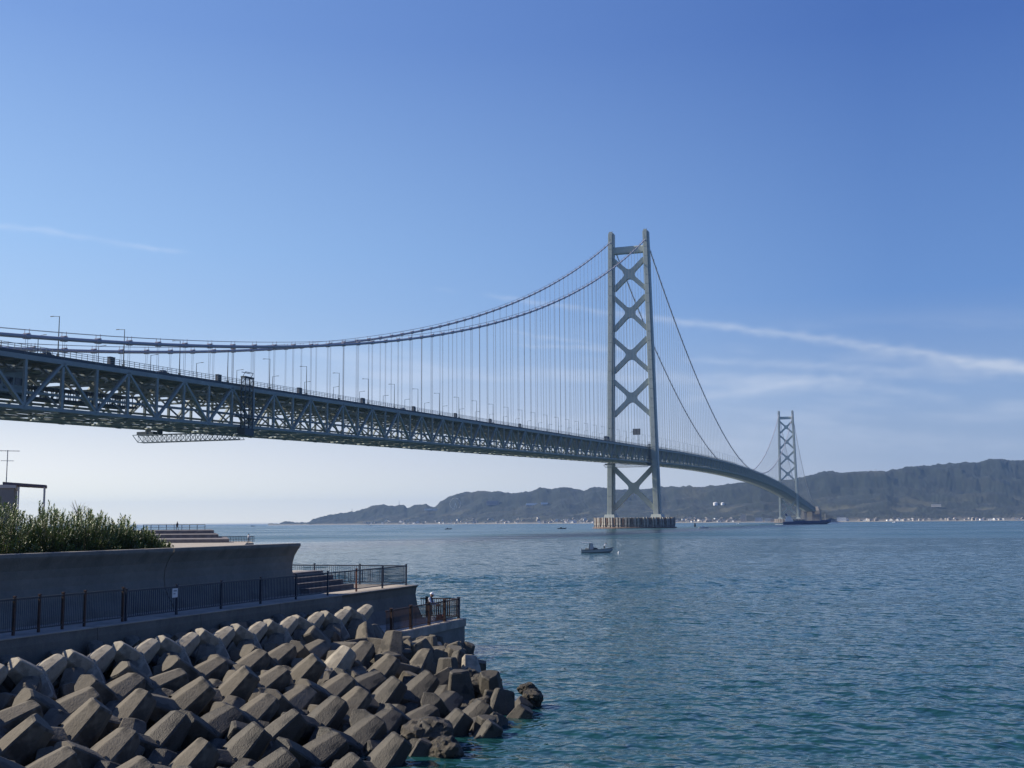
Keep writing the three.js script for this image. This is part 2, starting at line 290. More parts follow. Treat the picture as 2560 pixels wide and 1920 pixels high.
const polar = (az, d, y) => [d * Math.sin(az * R), y - drop(d), -d * Math.cos(az * R)];
{
  const NA = 1500, ND = 100, P = [], C = [], I = [];
  for (let i = 0; i <= NA; i++) {
    const az = -12.25 + 52 * Math.pow(i / NA, 1.0), dc = coastAt(az), w = ridgeAt(az);
    for (let j = 0; j <= ND; j++) {
      const t = -0.03 + 1.6 * Math.pow(j / ND, 1.15), d = dc + t * w; let y = ground(az, d); const X = d * az * R;
      const wood = smooth(0.06, 0.16, t + 0.12 * fbm(X / 120, d / 120, 2, 2));
      const canopy = 5.5 * Math.abs(fbm(X / 14, d / 22, 3, 3)) + 10 * Math.abs(noise(X / 34, d / 42, 7)) + 9 * noise(X / 75, d / 80, 17);
      const field = smooth(0.13, 0.24, fbm(X / 150 + 4, d / 110 + 2, 12, 3)) * smooth(0.85, 0.45, t);
      if (t > 0) y += wood * (1 - 0.8 * field) * canopy;
      P.push(...polar(az, d, y));
      const v = 0.55 + 0.9 * Math.abs(fbm(X / 55, d / 60, 8, 3)) + 0.35 * noise(X / 18, d / 18, 2);
      let c = [0.013 * v, 0.020 * v, 0.011 * v];
      const alt = smooth(0.05, 0.35, fbm(X / 260, d / 260, 21, 3)); c = c.map((q, k) => lerp(q, [0.034, 0.036, 0.017][k] * v, alt));
      c = c.map((q, k) => lerp(q, [0.075, 0.072, 0.042][k], field * 0.75));
      if (t < 0.05) c = [0.22, 0.20, 0.16]; else c = c.map((q, k) => lerp([0.12, 0.11, 0.09][k], q, wood));
      C.push(...c);
    }
  }
  for (let i = 0; i < NA; i++) for (let j = 0; j < ND; j++) { const a = i * (ND + 1) + j, b = a + 1, c = a + ND + 1, d = c + 1; I.push(a, c, b, b, c, d); }
  const g = new THREE.BufferGeometry(); g.setAttribute('position', new THREE.Float32BufferAttribute(P, 3)); g.setAttribute('color', new THREE.Float32BufferAttribute(C, 3)); g.setIndex(I); g.computeVertexNormals();
  struct('hills', g, std({ vertexColors: true, roughness: 1 }));
}

// ---------------------------------------------------------------- the suspension bridge (s along the bridge from the near tower, t across it, e above the sea)
const BA = 18.055 * R, BPOS = [119.64, 0, -1110.63];
const bridge = thing('suspension_bridge', 'long grey-green suspension bridge crossing the strait on two tall steel towers', 'bridge', null, BPOS, -BA);
const P = (s, t, e) => [t, e, -s];
const SPAN = 1991, SIDE = 960, HW = 17.75, PAN = 14.2, S0 = -854.73;
const eTop = s => { if (s < 0) return 78 + 0.0312 * s; if (s > SPAN) return 78 - 0.0312 * (s - SPAN); const q = (s - SPAN / 2) / (SPAN / 2); return 78 + 17.3 * (1 - q * q); };
const DEPTH = 14.3;
const eBot = s => eTop(s) - DEPTH;
const eCab = s => { if (s < 0) return 290 + 0.4474 * s + 2.0356e-4 * s * s; if (s > SPAN) { const q = SPAN - s; return 290 + 0.4474 * q + 2.0356e-4 * q * q; } const q = (s - SPAN / 2) / (SPAN / 2); return 93.5 + 196.5 * q * q; };
const sideNodes = []; for (let k = -7; k <= 59; k++) sideNodes.push(S0 + PAN * k);
const midNodes = []; for (let s = 8.5; s < SPAN - 3; s += PAN) midNodes.push(s);
const farNodes = []; for (let s = SPAN + 8; s < SPAN + SIDE; s += PAN) farNodes.push(s);
const world = q => { const c = Math.cos(-BA), s = Math.sin(-BA); return [q[0] * c + q[2] * s + BPOS[0], q[1] + BPOS[1], -q[0] * s + q[2] * c + BPOS[2]]; };

// towers
function tower(at, label) {
  const t = new THREE.Group(); t.name = 'tower'; t.position.set(0, 0, -at); t.userData.label = label; bridge.add(t);
  const half = e => 23.25 - 5.5 * (e - 11) / 286, sc = e => lerp(1.0, 0.86, (e - 11) / 286);
  for (const side of [-1, 1]) {
    const ring = (e, k) => { const c = side * half(e), q = sc(e) * k, a = 3.3 * q, b = 2.05 * q, l = 7.4 * q, m = 4.2 * q; return [[b, -l], [b, -m], [a, -m], [a, m], [b, m], [b, l], [-b, l], [-b, m], [-a, m], [-a, -m], [-b, -m], [-b, -l]].map(v => [c + v[0], e, v[1]]).reverse(); };
    const rings = []; let e = 12;
    for (let k = 0; e < 296; k++) { const top = Math.min(297.3, e + 9.6); rings.push(ring(e, 1), ring(top - 0.55, 1)); if (top < 297) { rings.push(ring(top - 0.5, 0.955), ring(top - 0.05, 0.955)); } else rings.push(ring(top, 1)); e = top; }
    const leg = new MB().loft(rings); mesh('leg', leg, towerSteel, t);
    const ped = new MB(); const c = side * 23.25; ped.loft([10, 10.5, 13.2].map((y, i) => { const a = [5.4, 5.4, 4.6][i], b = [9.6, 9.6, 8.6][i]; return [[c - a, y, b], [c + a, y, b], [c + a, y, -b], [c - a, y, -b]]; })); mesh('pedestal', ped, towerSteel, t);
    const sad = new MB(); const ct = side * half(297); sad.box(ct - 1.6, ct + 1.6, 297.2, 299.2, -5.2, -2.6).box(ct - 1.6, ct + 1.6, 297.2, 298.9, 2.6, 5.2).box(ct - .1, ct + .1, 299, 302.2, -5, -4.8); mesh('saddle_housing', sad, towerSteel, t);
  }
  const cb = new MB(); { const a = half(282) - 2.4, b = half(276) - 2.4; cb.loft([[276, b, 2.5], [277, b, 2.9], [282, a, 2.9], [283, a, 2.5]].map(([y, x, z]) => [[-x, y, z], [x, y, z], [x, y, -z], [-x, y, -z]])); } mesh('cross_beam', cb, towerSteel, t);
  for (const [e1, e0] of [[269.5, 239], [231.5, 198], [188.5, 155.5], [146, 111.5], [59, 18.5]]) {
    const w = 4.5, x1 = half(e1) - 2.6, x0 = half(e0) - 2.6, ec = (e1 * x0 + e0 * x1) / (x0 + x1);
    // an X with filleted crotches: outline walked round its four arms
    const S = new THREE.Shape(), arms = [[x1, e1], [-x1, e1], [-x0, e0], [x0, e0]]; let first = true; const pts = [];
    arms.forEach(([x, y]) => { const d = [x, y - ec], l = Math.hypot(...d), u = [d[0] / l, d[1] / l], n = [-u[1], u[0]]; pts.push({ r: [x - n[0] * w / 2, y - n[1] * w / 2], l: [x + n[0] * w / 2, y + n[1] * w / 2], u, n }); });
    for (let k = 0; k < 4; k++) {
      const A = pts[k], B = pts[(k + 1) % 4];
      if (first) { S.moveTo(...A.r); first = false; } else S.lineTo(...A.r);
      S.lineTo(...A.l);
      const den = A.u[0] * B.u[1] - A.u[1] * B.u[0], dx = B.r[0] - A.l[0], dy = B.r[1] - A.l[1], tt = (dx * B.u[1] - dy * B.u[0]) / den, X = [A.l[0] + A.u[0] * tt, A.l[1] + A.u[1] * tt];
      const f = 5.2; S.lineTo(X[0] + A.u[0] * f, X[1] + A.u[1] * f); S.quadraticCurveTo(X[0], X[1], X[0] + B.u[0] * f, X[1] + B.u[1] * f);
    }
    S.closePath();
    const g = new THREE.ExtrudeGeometry(S, { depth: 4.4, bevelEnabled: false, curveSegments: 8 }); g.translate(0, 0, -2.2); mesh('cross_brace', new MB().add(g), towerSteel, t);
  }
}
tower(0, 'near tower with crossed bracing standing on a round foundation');
tower(SPAN, 'far hazy tower close to the island');

// main cables
for (const t of [HW, -HW]) {
  const g = new THREE.Group(); g.name = 'main_cable'; bridge.add(g);
  const run = (a, b, n) => { const q = []; for (let i = 0; i <= n; i++) { const s = lerp(a, b, i / n); q.push(P(s, t, eCab(s))); } return q; };
  const body = new MB(); body.tube(run(-SIDE, 0, 120), 0.58, 10).tube(run(0, SPAN, 220), 0.58, 8).tube(run(SPAN, SPAN + SIDE, 80), 0.58, 6); mesh('strand', body, cableMat, g);
  const hand = new MB(); for (const o of [-0.55, 0.55]) hand.tube(run(-SIDE, -8, 110).map(q => [q[0] + o, q[1] + 1.75, q[2]]), 0.06, 4).tube(run(12, SPAN * 0.55, 90).map(q => [q[0] + o, q[1] + 1.75, q[2]]), 0.06, 4); mesh('hand_rope', hand, ropeMat, g);
  const band = s => { const b = new MB(), q = s + 1.1, r = s - 1.1; b.tube([P(r, t, eCab(r)), P(q, t, eCab(q))], 0.78, 10); b.bar(P(s, t - .75, eCab(s) + .6), P(s, t - .75, eCab(s) + 2.0), .12, .12).bar(P(s, t + .75, eCab(s) + .6), P(s, t + .75, eCab(s) + 2.0), .12, .12).bar(P(s, t - 1, eCab(s) + .8), P(s, t + 1, eCab(s) + .8), .5, .16); return b; };
  for (const s of sideNodes) mesh('cable_band', band(s), cableMat, g);
  const all = new MB(); for (const s of midNodes) { const q = band(s); all.p.push(...q.p); all.n.push(...q.n); all.u.push(...q.u); } mesh('cable_band', all, cableMat, g).userData.kind = 'stuff';
}
// hangers: two ropes to each band
{
  const rope = s => (m, t) => { for (const o of [-0.42, 0.42]) m.tube([P(s + o, t, eTop(s)), P(s + o, t, eCab(s) - 0.5)], 0.062, 4, false); return m; };
  for (const s of sideNodes) for (const t of [HW, -HW]) mesh('hanger', rope(s)(new MB(), t), ropeMat, bridge);
  for (const s of midNodes.slice(0, 62)) mesh('hanger', rope(s)(new MB(), HW), ropeMat, bridge);
  const rest = new MB(); midNodes.forEach((s, i) => { if (i >= 62) rope(s)(rest, HW); rope(s)(rest, -HW); }); for (const s of farNodes) { rope(s)(rest, HW); rope(s)(rest, -HW); } mesh('hanger', rest, ropeMat, bridge).userData.kind = 'stuff';
}
// stiffening truss
{
  const T = new THREE.Group(); T.name = 'stiffening_truss'; bridge.add(T);
  const up = [1, 0, 0];
  const chord = (nodes, t, f, w, h) => { const m = new MB(); for (let i = 0; i < nodes.length - 1; i++) m.bar(P(nodes[i], t, f(nodes[i])), P(nodes[i + 1], t, f(nodes[i + 1])), w, h); return m; };
  const vert = (m, s, t) => m.bar(P(s, t, eTop(s) - .9), P(s, t, eBot(s) + .45), .72, .92, [0, 0, 1]);
  const diag = (m, a, b, t, upFirst) => m.bar(P(a, t, upFirst ? eTop(a) - .8 : eBot(a) + .5), P(b, t, upFirst ? eBot(b) + .5 : eTop(b) - .8), .72, .9, up);
  const gusset = (m, s, t, e) => m.box(t - .36, t + .36, e - .95, e + .95, -s - 1.15, -s + 1.15);
  const floorTruss = (m, s) => { const a = eTop(s) - .7, b = eTop(s) - 4.0; m.bar(P(s, -HW, a), P(s, HW, a), .5, .6).bar(P(s, -HW, b), P(s, HW, b), .6, .7); for (let k = 0; k < 8; k++) { const t0 = -HW + k * HW / 4, t1 = t0 + HW / 4; m.bar(P(s, t0, k % 2 ? b : a), P(s, t1, k % 2 ? a : b), .5, .5, [0, 0, 1]); } return m; };
  const lower = (m, s, n, i) => { m.bar(P(s, -HW, eBot(s) + .5), P(s, HW, eBot(s) + .5), .6, .7); if (n !== undefined) { const e = eBot(s) + .3, f = eBot(n) + .3; if (i % 2) m.bar(P(s, -HW, e), P(n, 0, f), .42, .42).bar(P(s, HW, e), P(n, 0, f), .42, .42); else m.bar(P(s, 0, e), P(n, -HW, f), .42, .42).bar(P(s, 0, e), P(n, HW, f), .42, .42); } return m; };
  const sway = (m, s) => { for (const q of [-1, 1]) m.bar(P(s, q * HW, eBot(s) + .6), P(s, q * 6, eTop(s) - 4), .45, .45, [0, 0, 1]); return m; };
  for (const [nodes, each] of [[[-SIDE, ...sideNodes, -2], true], [[2, ...midNodes, SPAN - 2], false], [[SPAN + 2, ...farNodes, SPAN + SIDE], false]]) {
    for (const t of [HW, -HW]) { mesh('top_chord', chord(nodes, t, s => eTop(s) - .55, .9, 1.3), trussSteel, T); mesh('bottom_chord', chord(nodes, t, s => eBot(s) + .45, .8, .95), trussSteel, T); }
    const V = [new MB(), new MB()], D = [new MB(), new MB()], G = new MB(), F = new MB(), L = new MB();
    nodes.forEach((s, i) => {
      const n = nodes[i + 1];
      [HW, -HW].forEach((t, q) => {
        if (each) { mesh('vertical', vert(new MB(), s, t), trussSteel, T); if (n !== undefined) mesh('diagonal', diag(new MB(), s, n, t, i % 2 === 1), trussSteel, T); }
        else { vert(V[q], s, t); if (n !== undefined) diag(D[q], s, n, t, i % 2 === 1); }
        gusset(G, s, t, i % 2 ? eTop(s) - .9 : eBot(s) + .8);
      });
      if (each) { mesh('floor_truss', sway(floorTruss(new MB(), s), s), trussSteel, T); mesh('lower_bracing', lower(new MB(), s, n, i), trussSteel, T); } else { sway(floorTruss(F, s), s); lower(L, s, n, i); }
    });
    mesh('gusset_plate', G, trussSteel, T).userData.kind = 'stuff';
    if (!each) { for (const [nm, ms] of [['vertical', V], ['diagonal', D]]) for (const m of ms) mesh(nm, m, trussSteel, T).userData.kind = 'stuff'; mesh('floor_truss', F, trussSteel, T).userData.kind = 'stuff'; mesh('lower_bracing', L, trussSteel, T).userData.kind = 'stuff'; }
    // road deck, stringers, service walkways, pipes, deck rail
    const strip = (t0, t1, f, h) => { const m = new MB(); for (let i = 0; i < nodes.length - 1; i++) { const a = nodes[i], b = nodes[i + 1]; m.hexa([P(a, t0, f(a) - h), P(a, t1, f(a) - h), P(b, t1, f(b) - h), P(b, t0, f(b) - h), P(a, t0, f(a)), P(a, t1, f(a)), P(b, t1, f(b)), P(b, t0, f(b))]); } return m; };
    for (const q of [-1, 1]) mesh('road_deck', q < 0 ? strip(-16.6, -1.6, s => eTop(s) + .95, .4) : strip(1.6, 16.6, s => eTop(s) + .95, .4), asphalt, T);
    for (const t of [-15.5, -12, -8.5, -5, -2, 2, 5, 8.5, 12, 15.5]) mesh('stringer', strip(t - .2, t + .2, s => eTop(s) + .5, 1.0), trussSteel, T);
    for (const t of [-14, -9.5, -4.5, 0, 4.5, 9.5, 14]) mesh('service_walkway', strip(t - 1.0, t + 1.0, s => eBot(s) + 1.25, .2), darkSteel, T);
    for (const t of [-13, 13]) mesh('service_pipe', strip(t - .45, t + .45, s => eBot(s) + 5.4, .7), trussSteel, T);
    for (const q of [-1, 1]) {
      mesh('edge_girder', strip(q * 16.9 - .18, q * 16.9 + .18, s => eTop(s) + 1.15, .9), darkSteel, T);
      const r = new MB(); for (const h of [1.75, 2.35, 2.9]) { const k = strip(q * 17 - .06, q * 17 + .06, s => eTop(s) + h, .12); r.p.push(...k.p); r.n.push(...k.n); r.u.push(...k.u); }
      for (let s = nodes[0]; s < Math.min(nodes[nodes.length - 1], 700); s += 2.37) r.bar(P(s, q * 17, eTop(s) + 1.1), P(s, q * 17, eTop(s) + 2.95), .12, .12, [0, 0, 1]);
      const o = mesh('deck_railing', r, trussSteel, T); o.userData.kind = 'stuff';
    }
  }
  // enclosed walkway hung inside the truss at the shore end
  const s1 = -797, m = new MB(); for (let s = -SIDE; s < s1 - 5; s += PAN) { const b = Math.min(s1, s + PAN); for (const [h0, h1] of [[3.9, 4.5], [7.2, 7.5]]) m.hexa([P(s, 3, eBot(s) + h0), P(s, 10, eBot(s) + h0), P(b, 10, eBot(b) + h0), P(b, 3, eBot(b) + h0), P(s, 3, eBot(s) + h1), P(s, 10, eBot(s) + h1), P(b, 10, eBot(b) + h1), P(b, 3, eBot(b) + h1)]); for (const t of [3.2, 9.8]) for (let k = 0; k < 6; k++) { const c = s + k * PAN / 6; m.bar(P(c, t, eBot(c) + 4.4), P(c, t, eBot(c) + 7.3), .22, .22, [0, 0, 1]); } }
  mesh('enclosed_walkway', m, darkSteel, T);
  const hall = new MB(); hall.hexa([P(-SIDE, -11, eBot(-SIDE) + 4.6), P(-SIDE, 11, eBot(-SIDE) + 4.6), P(-846, 11, eBot(-846) + 4.6), P(-846, -11, eBot(-846) + 4.6), P(-SIDE, -11, eBot(-SIDE) + 11), P(-SIDE, 11, eBot(-SIDE) + 11), P(-846, 11, eBot(-846) + 11), P(-846, -11, eBot(-846) + 11)]); mesh('walkway_hall', hall, trussSteel, T);
  const panes = new MB(); for (let s = -SIDE; s < -850; s += 4.2) panes.hexa([P(s, 11.02, eBot(s) + 7), P(s, 11.12, eBot(s) + 7), P(s + 3.4, 11.12, eBot(s) + 7), P(s + 3.4, 11.02, eBot(s) + 7), P(s, 11.02, eBot(s) + 9), P(s, 11.12, eBot(s) + 9), P(s + 3.4, 11.12, eBot(s) + 9), P(s + 3.4, 11.02, eBot(s) + 9)]); mesh('walkway_glazing', panes, glassDark, T);
}
// round foundations
function foundation(at, label) {
  const o = thing('tower_foundation', label, 'foundation', null, world(P(at, 0, -drop(at > 10 ? 3090 : 1117))), -BA);
  const c = new MB(), ring = (r, y) => { const q = []; for (let k = 0; k < 72; k++) { const a = k / 72 * 2 * Math.PI; q.push([r * Math.cos(a), y, -r * Math.sin(a)]); } return q; };
  c.loft([ring(38.6, -8), ring(38.6, 9.6), ring(38.2, 10)]); mesh('caisson', c, foundationMat, o);
  const skirt = new MB(); skirt.loft([ring(41.4, -4), ring(41.4, 0.7), ring(39.4, 1.1), ring(38.7, 1.1)], false); mesh('skirt', skirt, rustSkirt, o);
  const f = new MB(); f.box(-.75, .75, 3.1, 10.3, -.5, .9).box(-.5, .5, 1, 3.1, -.5, .6); const fg = f.build();
  const f2 = new MB(); f2.box(-.55, .55, 3.4, 9.9, -.3, .5); const f2g = f2.build();
  for (let k = 0; k < 84; k++) { const a = k / 84 * 2 * Math.PI, q = mesh('fender', k % 3 === 2 ? f2g : fg, k % 3 === 2 ? rustSkirt : fenderMat, o); q.position.set(39.1 * Math.sin(a), 0, 39.1 * Math.cos(a)); q.rotation.y = a; }
  return o;
}
const foundationMat = std({ map: stoneTex([0.25, 0.235, 0.215], [0.15, 0.13, 0.11], 61, 9, 1.2) });
const fenderMat = std({ map: stoneTex([0.40, 0.375, 0.34], [0.24, 0.19, 0.15], 67, 7, 1.1) });
const rustSkirt = std({ map: stoneTex([0.17, 0.11, 0.08], [0.07, 0.055, 0.045], 71, 6, 1.3) });
foundation(0, 'round concrete foundation ringed with pale fenders under the near bridge tower');
foundation(SPAN, 'distant round foundation under the far bridge tower, beside the blue ship');
// anchorage and approach piers on the island
{
  const o = thing('bridge_anchorage', 'massive concrete anchorage where the bridge meets the wooded island', 'anchorage', null, world(P(SPAN + SIDE, 0, -drop(4050))), -BA);
  const m = new MB(); m.loft([[0, 34, 40], [40, 30, 34], [54, 24, 20]].map(([y, x, z]) => [[-x, y, z - 40], [x, y, z - 40], [x, y, -z - 40], [-x, y, -z - 40]])); mesh('block', m, concreteWall, o);
  for (const dz of [-SIDE * 0.0 + 60]) for (const t of [-13, 13]) mesh('column', new MB().loft([[0, 4.5], [33, 4], [36, 6]].map(([y, a]) => [[t - a, y, dz + a], [t + a, y, dz + a], [t + a, y, dz - a], [t - a, y, dz - a]])), stepMat, o);
}
// lamps on the deck
{
  const makeLamp = (label) => { const o = thing('street_lamp', label, 'street lamp', 'lamps along the bridge deck'); mesh('base', new MB().box(-.28, .28, 0, 1.0, -.28, .28), darkSteel, o); mesh('pole', new MB().tube([[0, .9, 0], [0, 6, 0], [0, 11.6, 0]], [.17, .14, .1], 8), darkSteel, o); mesh('arm', new MB().tube([[.1, 11.5, 0], [-2.2, 11.72, 0]], .075, 6), darkSteel, o); mesh('lamp_head', new MB().loft([[11.6, .1], [11.68, .18], [11.8, .14]].map(([y, a]) => [[-3.0, y, a], [-2.0, y, a], [-2.0, y, -a], [-3.0, y, -a]])), darkSteel, o); return o; };
  let proto = null; const words = ['slim lamp post on the near edge of the bridge deck, shoreward of the near tower', 'slim lamp post on the far edge of the bridge deck, shoreward of the near tower', 'faint lamp post on the bridge deck between the two towers, near edge', 'faint lamp post on the bridge deck between the two towers, far edge'];
  for (const q of [1, -1]) for (let k = 0; k < 62; k++) {
    const s = -897.3 + 28.4 * k; if (Math.abs(s) < 9 || s > 830) continue;
    const pos = world(P(s, q * 15.9, eTop(s) + .95)), turn = -BA + (q > 0 ? 0 : Math.PI), label = words[(s > 0 ? 2 : 0) + (q > 0 ? 0 : 1)];
    if (!proto) { proto = makeLamp(label); proto.position.set(...pos); proto.rotation.y = turn; } else copy(proto, pos, turn, label);
  }
}
// equipment cabinets, vehicles, a sign gantry
{
  const g = new MB().box(-.55, .55, 0, 2.3, -1.1, 1.1).box(-.62, .62, 2.3, 2.42, -1.2, 1.2).build(); const cab = std({ color: new THREE.Color(0.13, 0.12, 0.12) });
  let n = 0; const ord = ['nearest the shore', 'second from the shore', 'third from the shore', 'fourth from the shore', 'fifth from the shore', 'sixth from the shore', 'seventh from the shore', 'eighth from the shore'];
  for (let s = -818.2; s < -400; s += 56.8) one('equipment_cabinet', g, cab, `dark box cabinet on the bridge's near railing, ${ord[n++]}`, 'cabinet', 'cabinets along the bridge railing', world(P(s, 16.2, eTop(s) + 1)), -BA);
  const carM = [0.03, 0.3, 0.10].map(v => std({ color: new THREE.Color(v, v, v * 1.1), roughness: 0.3 }));
  const car = (s, t, m, label) => { const o = thing('car', label, 'car', 'cars on the bridge', world(P(s, t, eTop(s) + .95)), -BA); mesh('body', new MB().loft([[.3, .8, 2.1], [.75, .88, 2.2], [.95, .84, 2.15]].map(([y, x, z]) => [[-x, y, z], [x, y, z], [x, y, -z], [-x, y, -z]])), m, o); mesh('cabin', new MB().loft([[.95, .78, 1.3, -1.2], [1.5, .62, .7, -.9]].map(([y, x, a, b]) => [[-x, y, a], [x, y, a], [x, y, b], [-x, y, b]])), glassDark, o); for (const x of [-.8, .8]) for (const z of [-1.35, 1.35]) mesh('wheel', new MB().tube([[x - .1, .32, z], [x + .1, .32, z]], .32, 12), navyPaint, o); };
  car(-842, 13.4, carM[0], 'dark car on the bridge deck near the photo left edge'); car(-789, 13.4, carM[2], 'grey car on the bridge deck between the first two cabinets'); car(-598, 13.4, carM[1], 'pale car on the bridge deck beside the fifth cabinet');
  const truck = (s, t, col, len, h, label) => { const o = thing('truck', label, 'truck', 'trucks on the bridge', world(P(s, t, eTop(s) + .95)), -BA); const m = std({ color: new THREE.Color(...col) }); mesh('cargo_box', new MB().box(-1.25, 1.25, 1.0, h, -len / 2 + 2.2, len / 2), m, o); mesh('cab', new MB().loft([[.5, 1.2, -len / 2 + 2.0, -len / 2], [1.6, 1.2, -len / 2 + 2.0, -len / 2], [2.7, 1.1, -len / 2 + 2.0, -len / 2 + .35]].map(([y, x, a, b]) => [[-x, y, a], [x, y, a], [x, y, b], [-x, y, b]])), m, o); for (const x of [-1.05, 1.05]) for (const z of [-len / 2 + 1.1, len / 2 - 1.6, len / 2 - 2.9]) mesh('wheel', new MB().tube([[x - .14, .5, z], [x + .14, .5, z]], .5, 12), navyPaint, o); };
  truck(-168, 13.2, [0.05, 0.07, 0.1], 12, 4.2, 'dark box truck on the bridge deck just before the near tower');
  const sg = thing('road_sign', 'large square sign board over the bridge deck beside the near tower', 'road sign', null, world(P(-22, 10, eTop(-22) + .95)), -BA); mesh('post', new MB().tube([[0, 0, 0], [0, 15.5, 0]], .3, 8), darkSteel, sg); mesh('arm', new MB().tube([[0, 15, .4], [-6.6, 15, .4]], .22, 6), darkSteel, sg); mesh('board', new MB().box(-5.0, 2.4, 11.6, 17.6, .6, 1.0), std({ color: new THREE.Color(0.10, 0.11, 0.12) }), sg);
}
// travelling maintenance gantries under the truss
function gantry(s, label) {
  const o = thing('maintenance_gantry', label, 'gantry', 'gantries under the bridge', world(P(s, 0, 0)), -BA), b = eBot(s), W = 24;
  const g = new MB(), y0 = b - 4.2, y1 = b - 1.5; for (const z of [-1.6, 1.6]) { g.bar([-W, y0, z], [W - 6, y0, z], .22, .22).bar([-W - 2.4, y1, z], [W - 6, y1, z], .22, .22); for (let k = 0; k < 21; k++) { const x0 = -W + k * 2, x1 = x0 + 2; g.bar([x0, k % 2 ? y0 : y1, z], [x1, k % 2 ? y1 : y0, z], .13, .13, [0, 0, 1]).bar([x0, y0, z], [x0, y1, z], .1, .1, [0, 0, 1]).bar([x0, k % 2 ? y1 : y0, z], [x1, k % 2 ? y0 : y1, z], .1, .1, [0, 0, 1]); } g.bar([-W - 2.4, y1, z], [-W, y0, z], .2, .2, [0, 0, 1]); } for (let k = 0; k <= 20; k++) { const x = -W + k * 2; g.bar([x, y0, -1.6], [x, y0, 1.6], .1, .1).bar([x, y1, -1.6], [x, y1, 1.6], .1, .1); }
  mesh('lattice_girder', g, steel, o);
  const h = new MB(); for (const x of [-W + 3, -W + 8, W - 7]) h.box(x - .3, x + .3, y1, b + .3, -1.3, 1.3); h.box(-W - 1, -W + 6, y1 + .1, y1 + 1.2, -1.2, 1.2); mesh('hoist', h, darkSteel, o);
  const f = new MB(), X = HW + 1.2; for (const z of [-2.6, 2.6]) { f.bar([X, b - 2.6, z], [X, eTop(s) + 3.4, z], .34, .34, [0, 0, 1]).bar([X + 1.5, b - 2.6, z], [X + 1.5, eTop(s) + 3.4, z], .34, .34, [0, 0, 1]); for (let k = 0; k < 10; k++) { const y = b - 2.6 + k * 2.2; f.bar([X, y, z], [X + 1.5, y + 2.2, z], .14, .14, [0, 0, 1]); } } for (let k = 0; k < 11; k++) { const y = b - 2.6 + k * 2.2; f.bar([X, y, -2.6], [X, y, 2.6], .2, .2).bar([X + 1.5, y, -2.6], [X + 1.5, y, 2.6], .2, .2); } f.box(X - 1, X + 2, b - 2.9, b - .4, -3, 3).box(X - .2, X + 1.7, eTop(s) + 3.2, eTop(s) + 3.6, -3, 3).box(X - .3, X + 1.8, b + 3.2, b + 3.5, -8, 8); mesh('side_frame', f, darkSteel, o);
}
gantry(-748.5, 'lattice maintenance gantry hanging under the shoreward side span of the bridge');
gantry(-16, 'lattice maintenance gantry under the bridge between the near tower legs');

// ---------------------------------------------------------------- the near shore (a along the sea wall, b seaward of its fence, e above the sea)
const WA = 20 * R, WO = [-13.84, 0, -40.6];
const shore = (a, b, e) => [WO[0] + a * Math.sin(WA) + b * Math.cos(WA), e, WO[2] - a * Math.cos(WA) + b * Math.sin(WA)];
const Q = (a, b, e) => [b, e, -a];
const profileRun = (prof, a0, a1) => new MB().add((() => { const s = new THREE.Shape(prof.map(p => new THREE.Vector2(...p))); const g = new THREE.ExtrudeGeometry(s, { depth: a1 - a0, bevelEnabled: false }); g.translate(0, 0, -a1); return g; })());
camera.updateMatrixWorld(true); camera.updateProjectionMatrix();
const onScreen = p => { const v = new THREE.Vector3(...p).project(camera); return v.z < 1 && Math.abs(v.x) < 1 && Math.abs(v.y) < 1 ? v.x : null; };
const ordinals = ['first', 'second', 'third', 'fourth', 'fifth', 'sixth', 'seventh', 'eighth', 'ninth', 'tenth', 'eleventh', 'twelfth', 'thirteenth', 'fourteenth', 'fifteenth', 'sixteenth'];

// promenade wall and path, poured in lengths; thin pale top slab paints in sunlight
{
  const o = thing('sea_wall', 'grey concrete sea wall carrying the fenced path above the wave-breaker blocks', 'sea wall', null, WO, -WA);
  const cuts = [-45, -37, -31, -25.2, -19.4, -13.6, -7.8, -2.0, 3.8, 9.5, 15.1];
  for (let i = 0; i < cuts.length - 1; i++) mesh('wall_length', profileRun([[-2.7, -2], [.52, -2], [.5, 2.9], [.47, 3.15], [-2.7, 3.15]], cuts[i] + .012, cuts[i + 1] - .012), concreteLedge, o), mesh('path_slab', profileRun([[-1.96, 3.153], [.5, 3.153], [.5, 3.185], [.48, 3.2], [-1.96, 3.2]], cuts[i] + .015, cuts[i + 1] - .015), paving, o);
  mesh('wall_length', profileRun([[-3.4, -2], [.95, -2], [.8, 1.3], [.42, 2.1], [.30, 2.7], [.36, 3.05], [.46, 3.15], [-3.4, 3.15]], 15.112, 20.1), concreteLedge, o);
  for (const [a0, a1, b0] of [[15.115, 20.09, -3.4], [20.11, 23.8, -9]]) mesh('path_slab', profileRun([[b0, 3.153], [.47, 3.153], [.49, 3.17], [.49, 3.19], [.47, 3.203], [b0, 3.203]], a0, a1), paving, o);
  mesh('wall_length', profileRun([[-9, -2], [.95, -2], [.8, 1.3], [.42, 2.1], [.30, 2.7], [.36, 3.05], [.46, 3.15], [-9, 3.15]], 20.104, 23.8), concreteLedge, o);
}
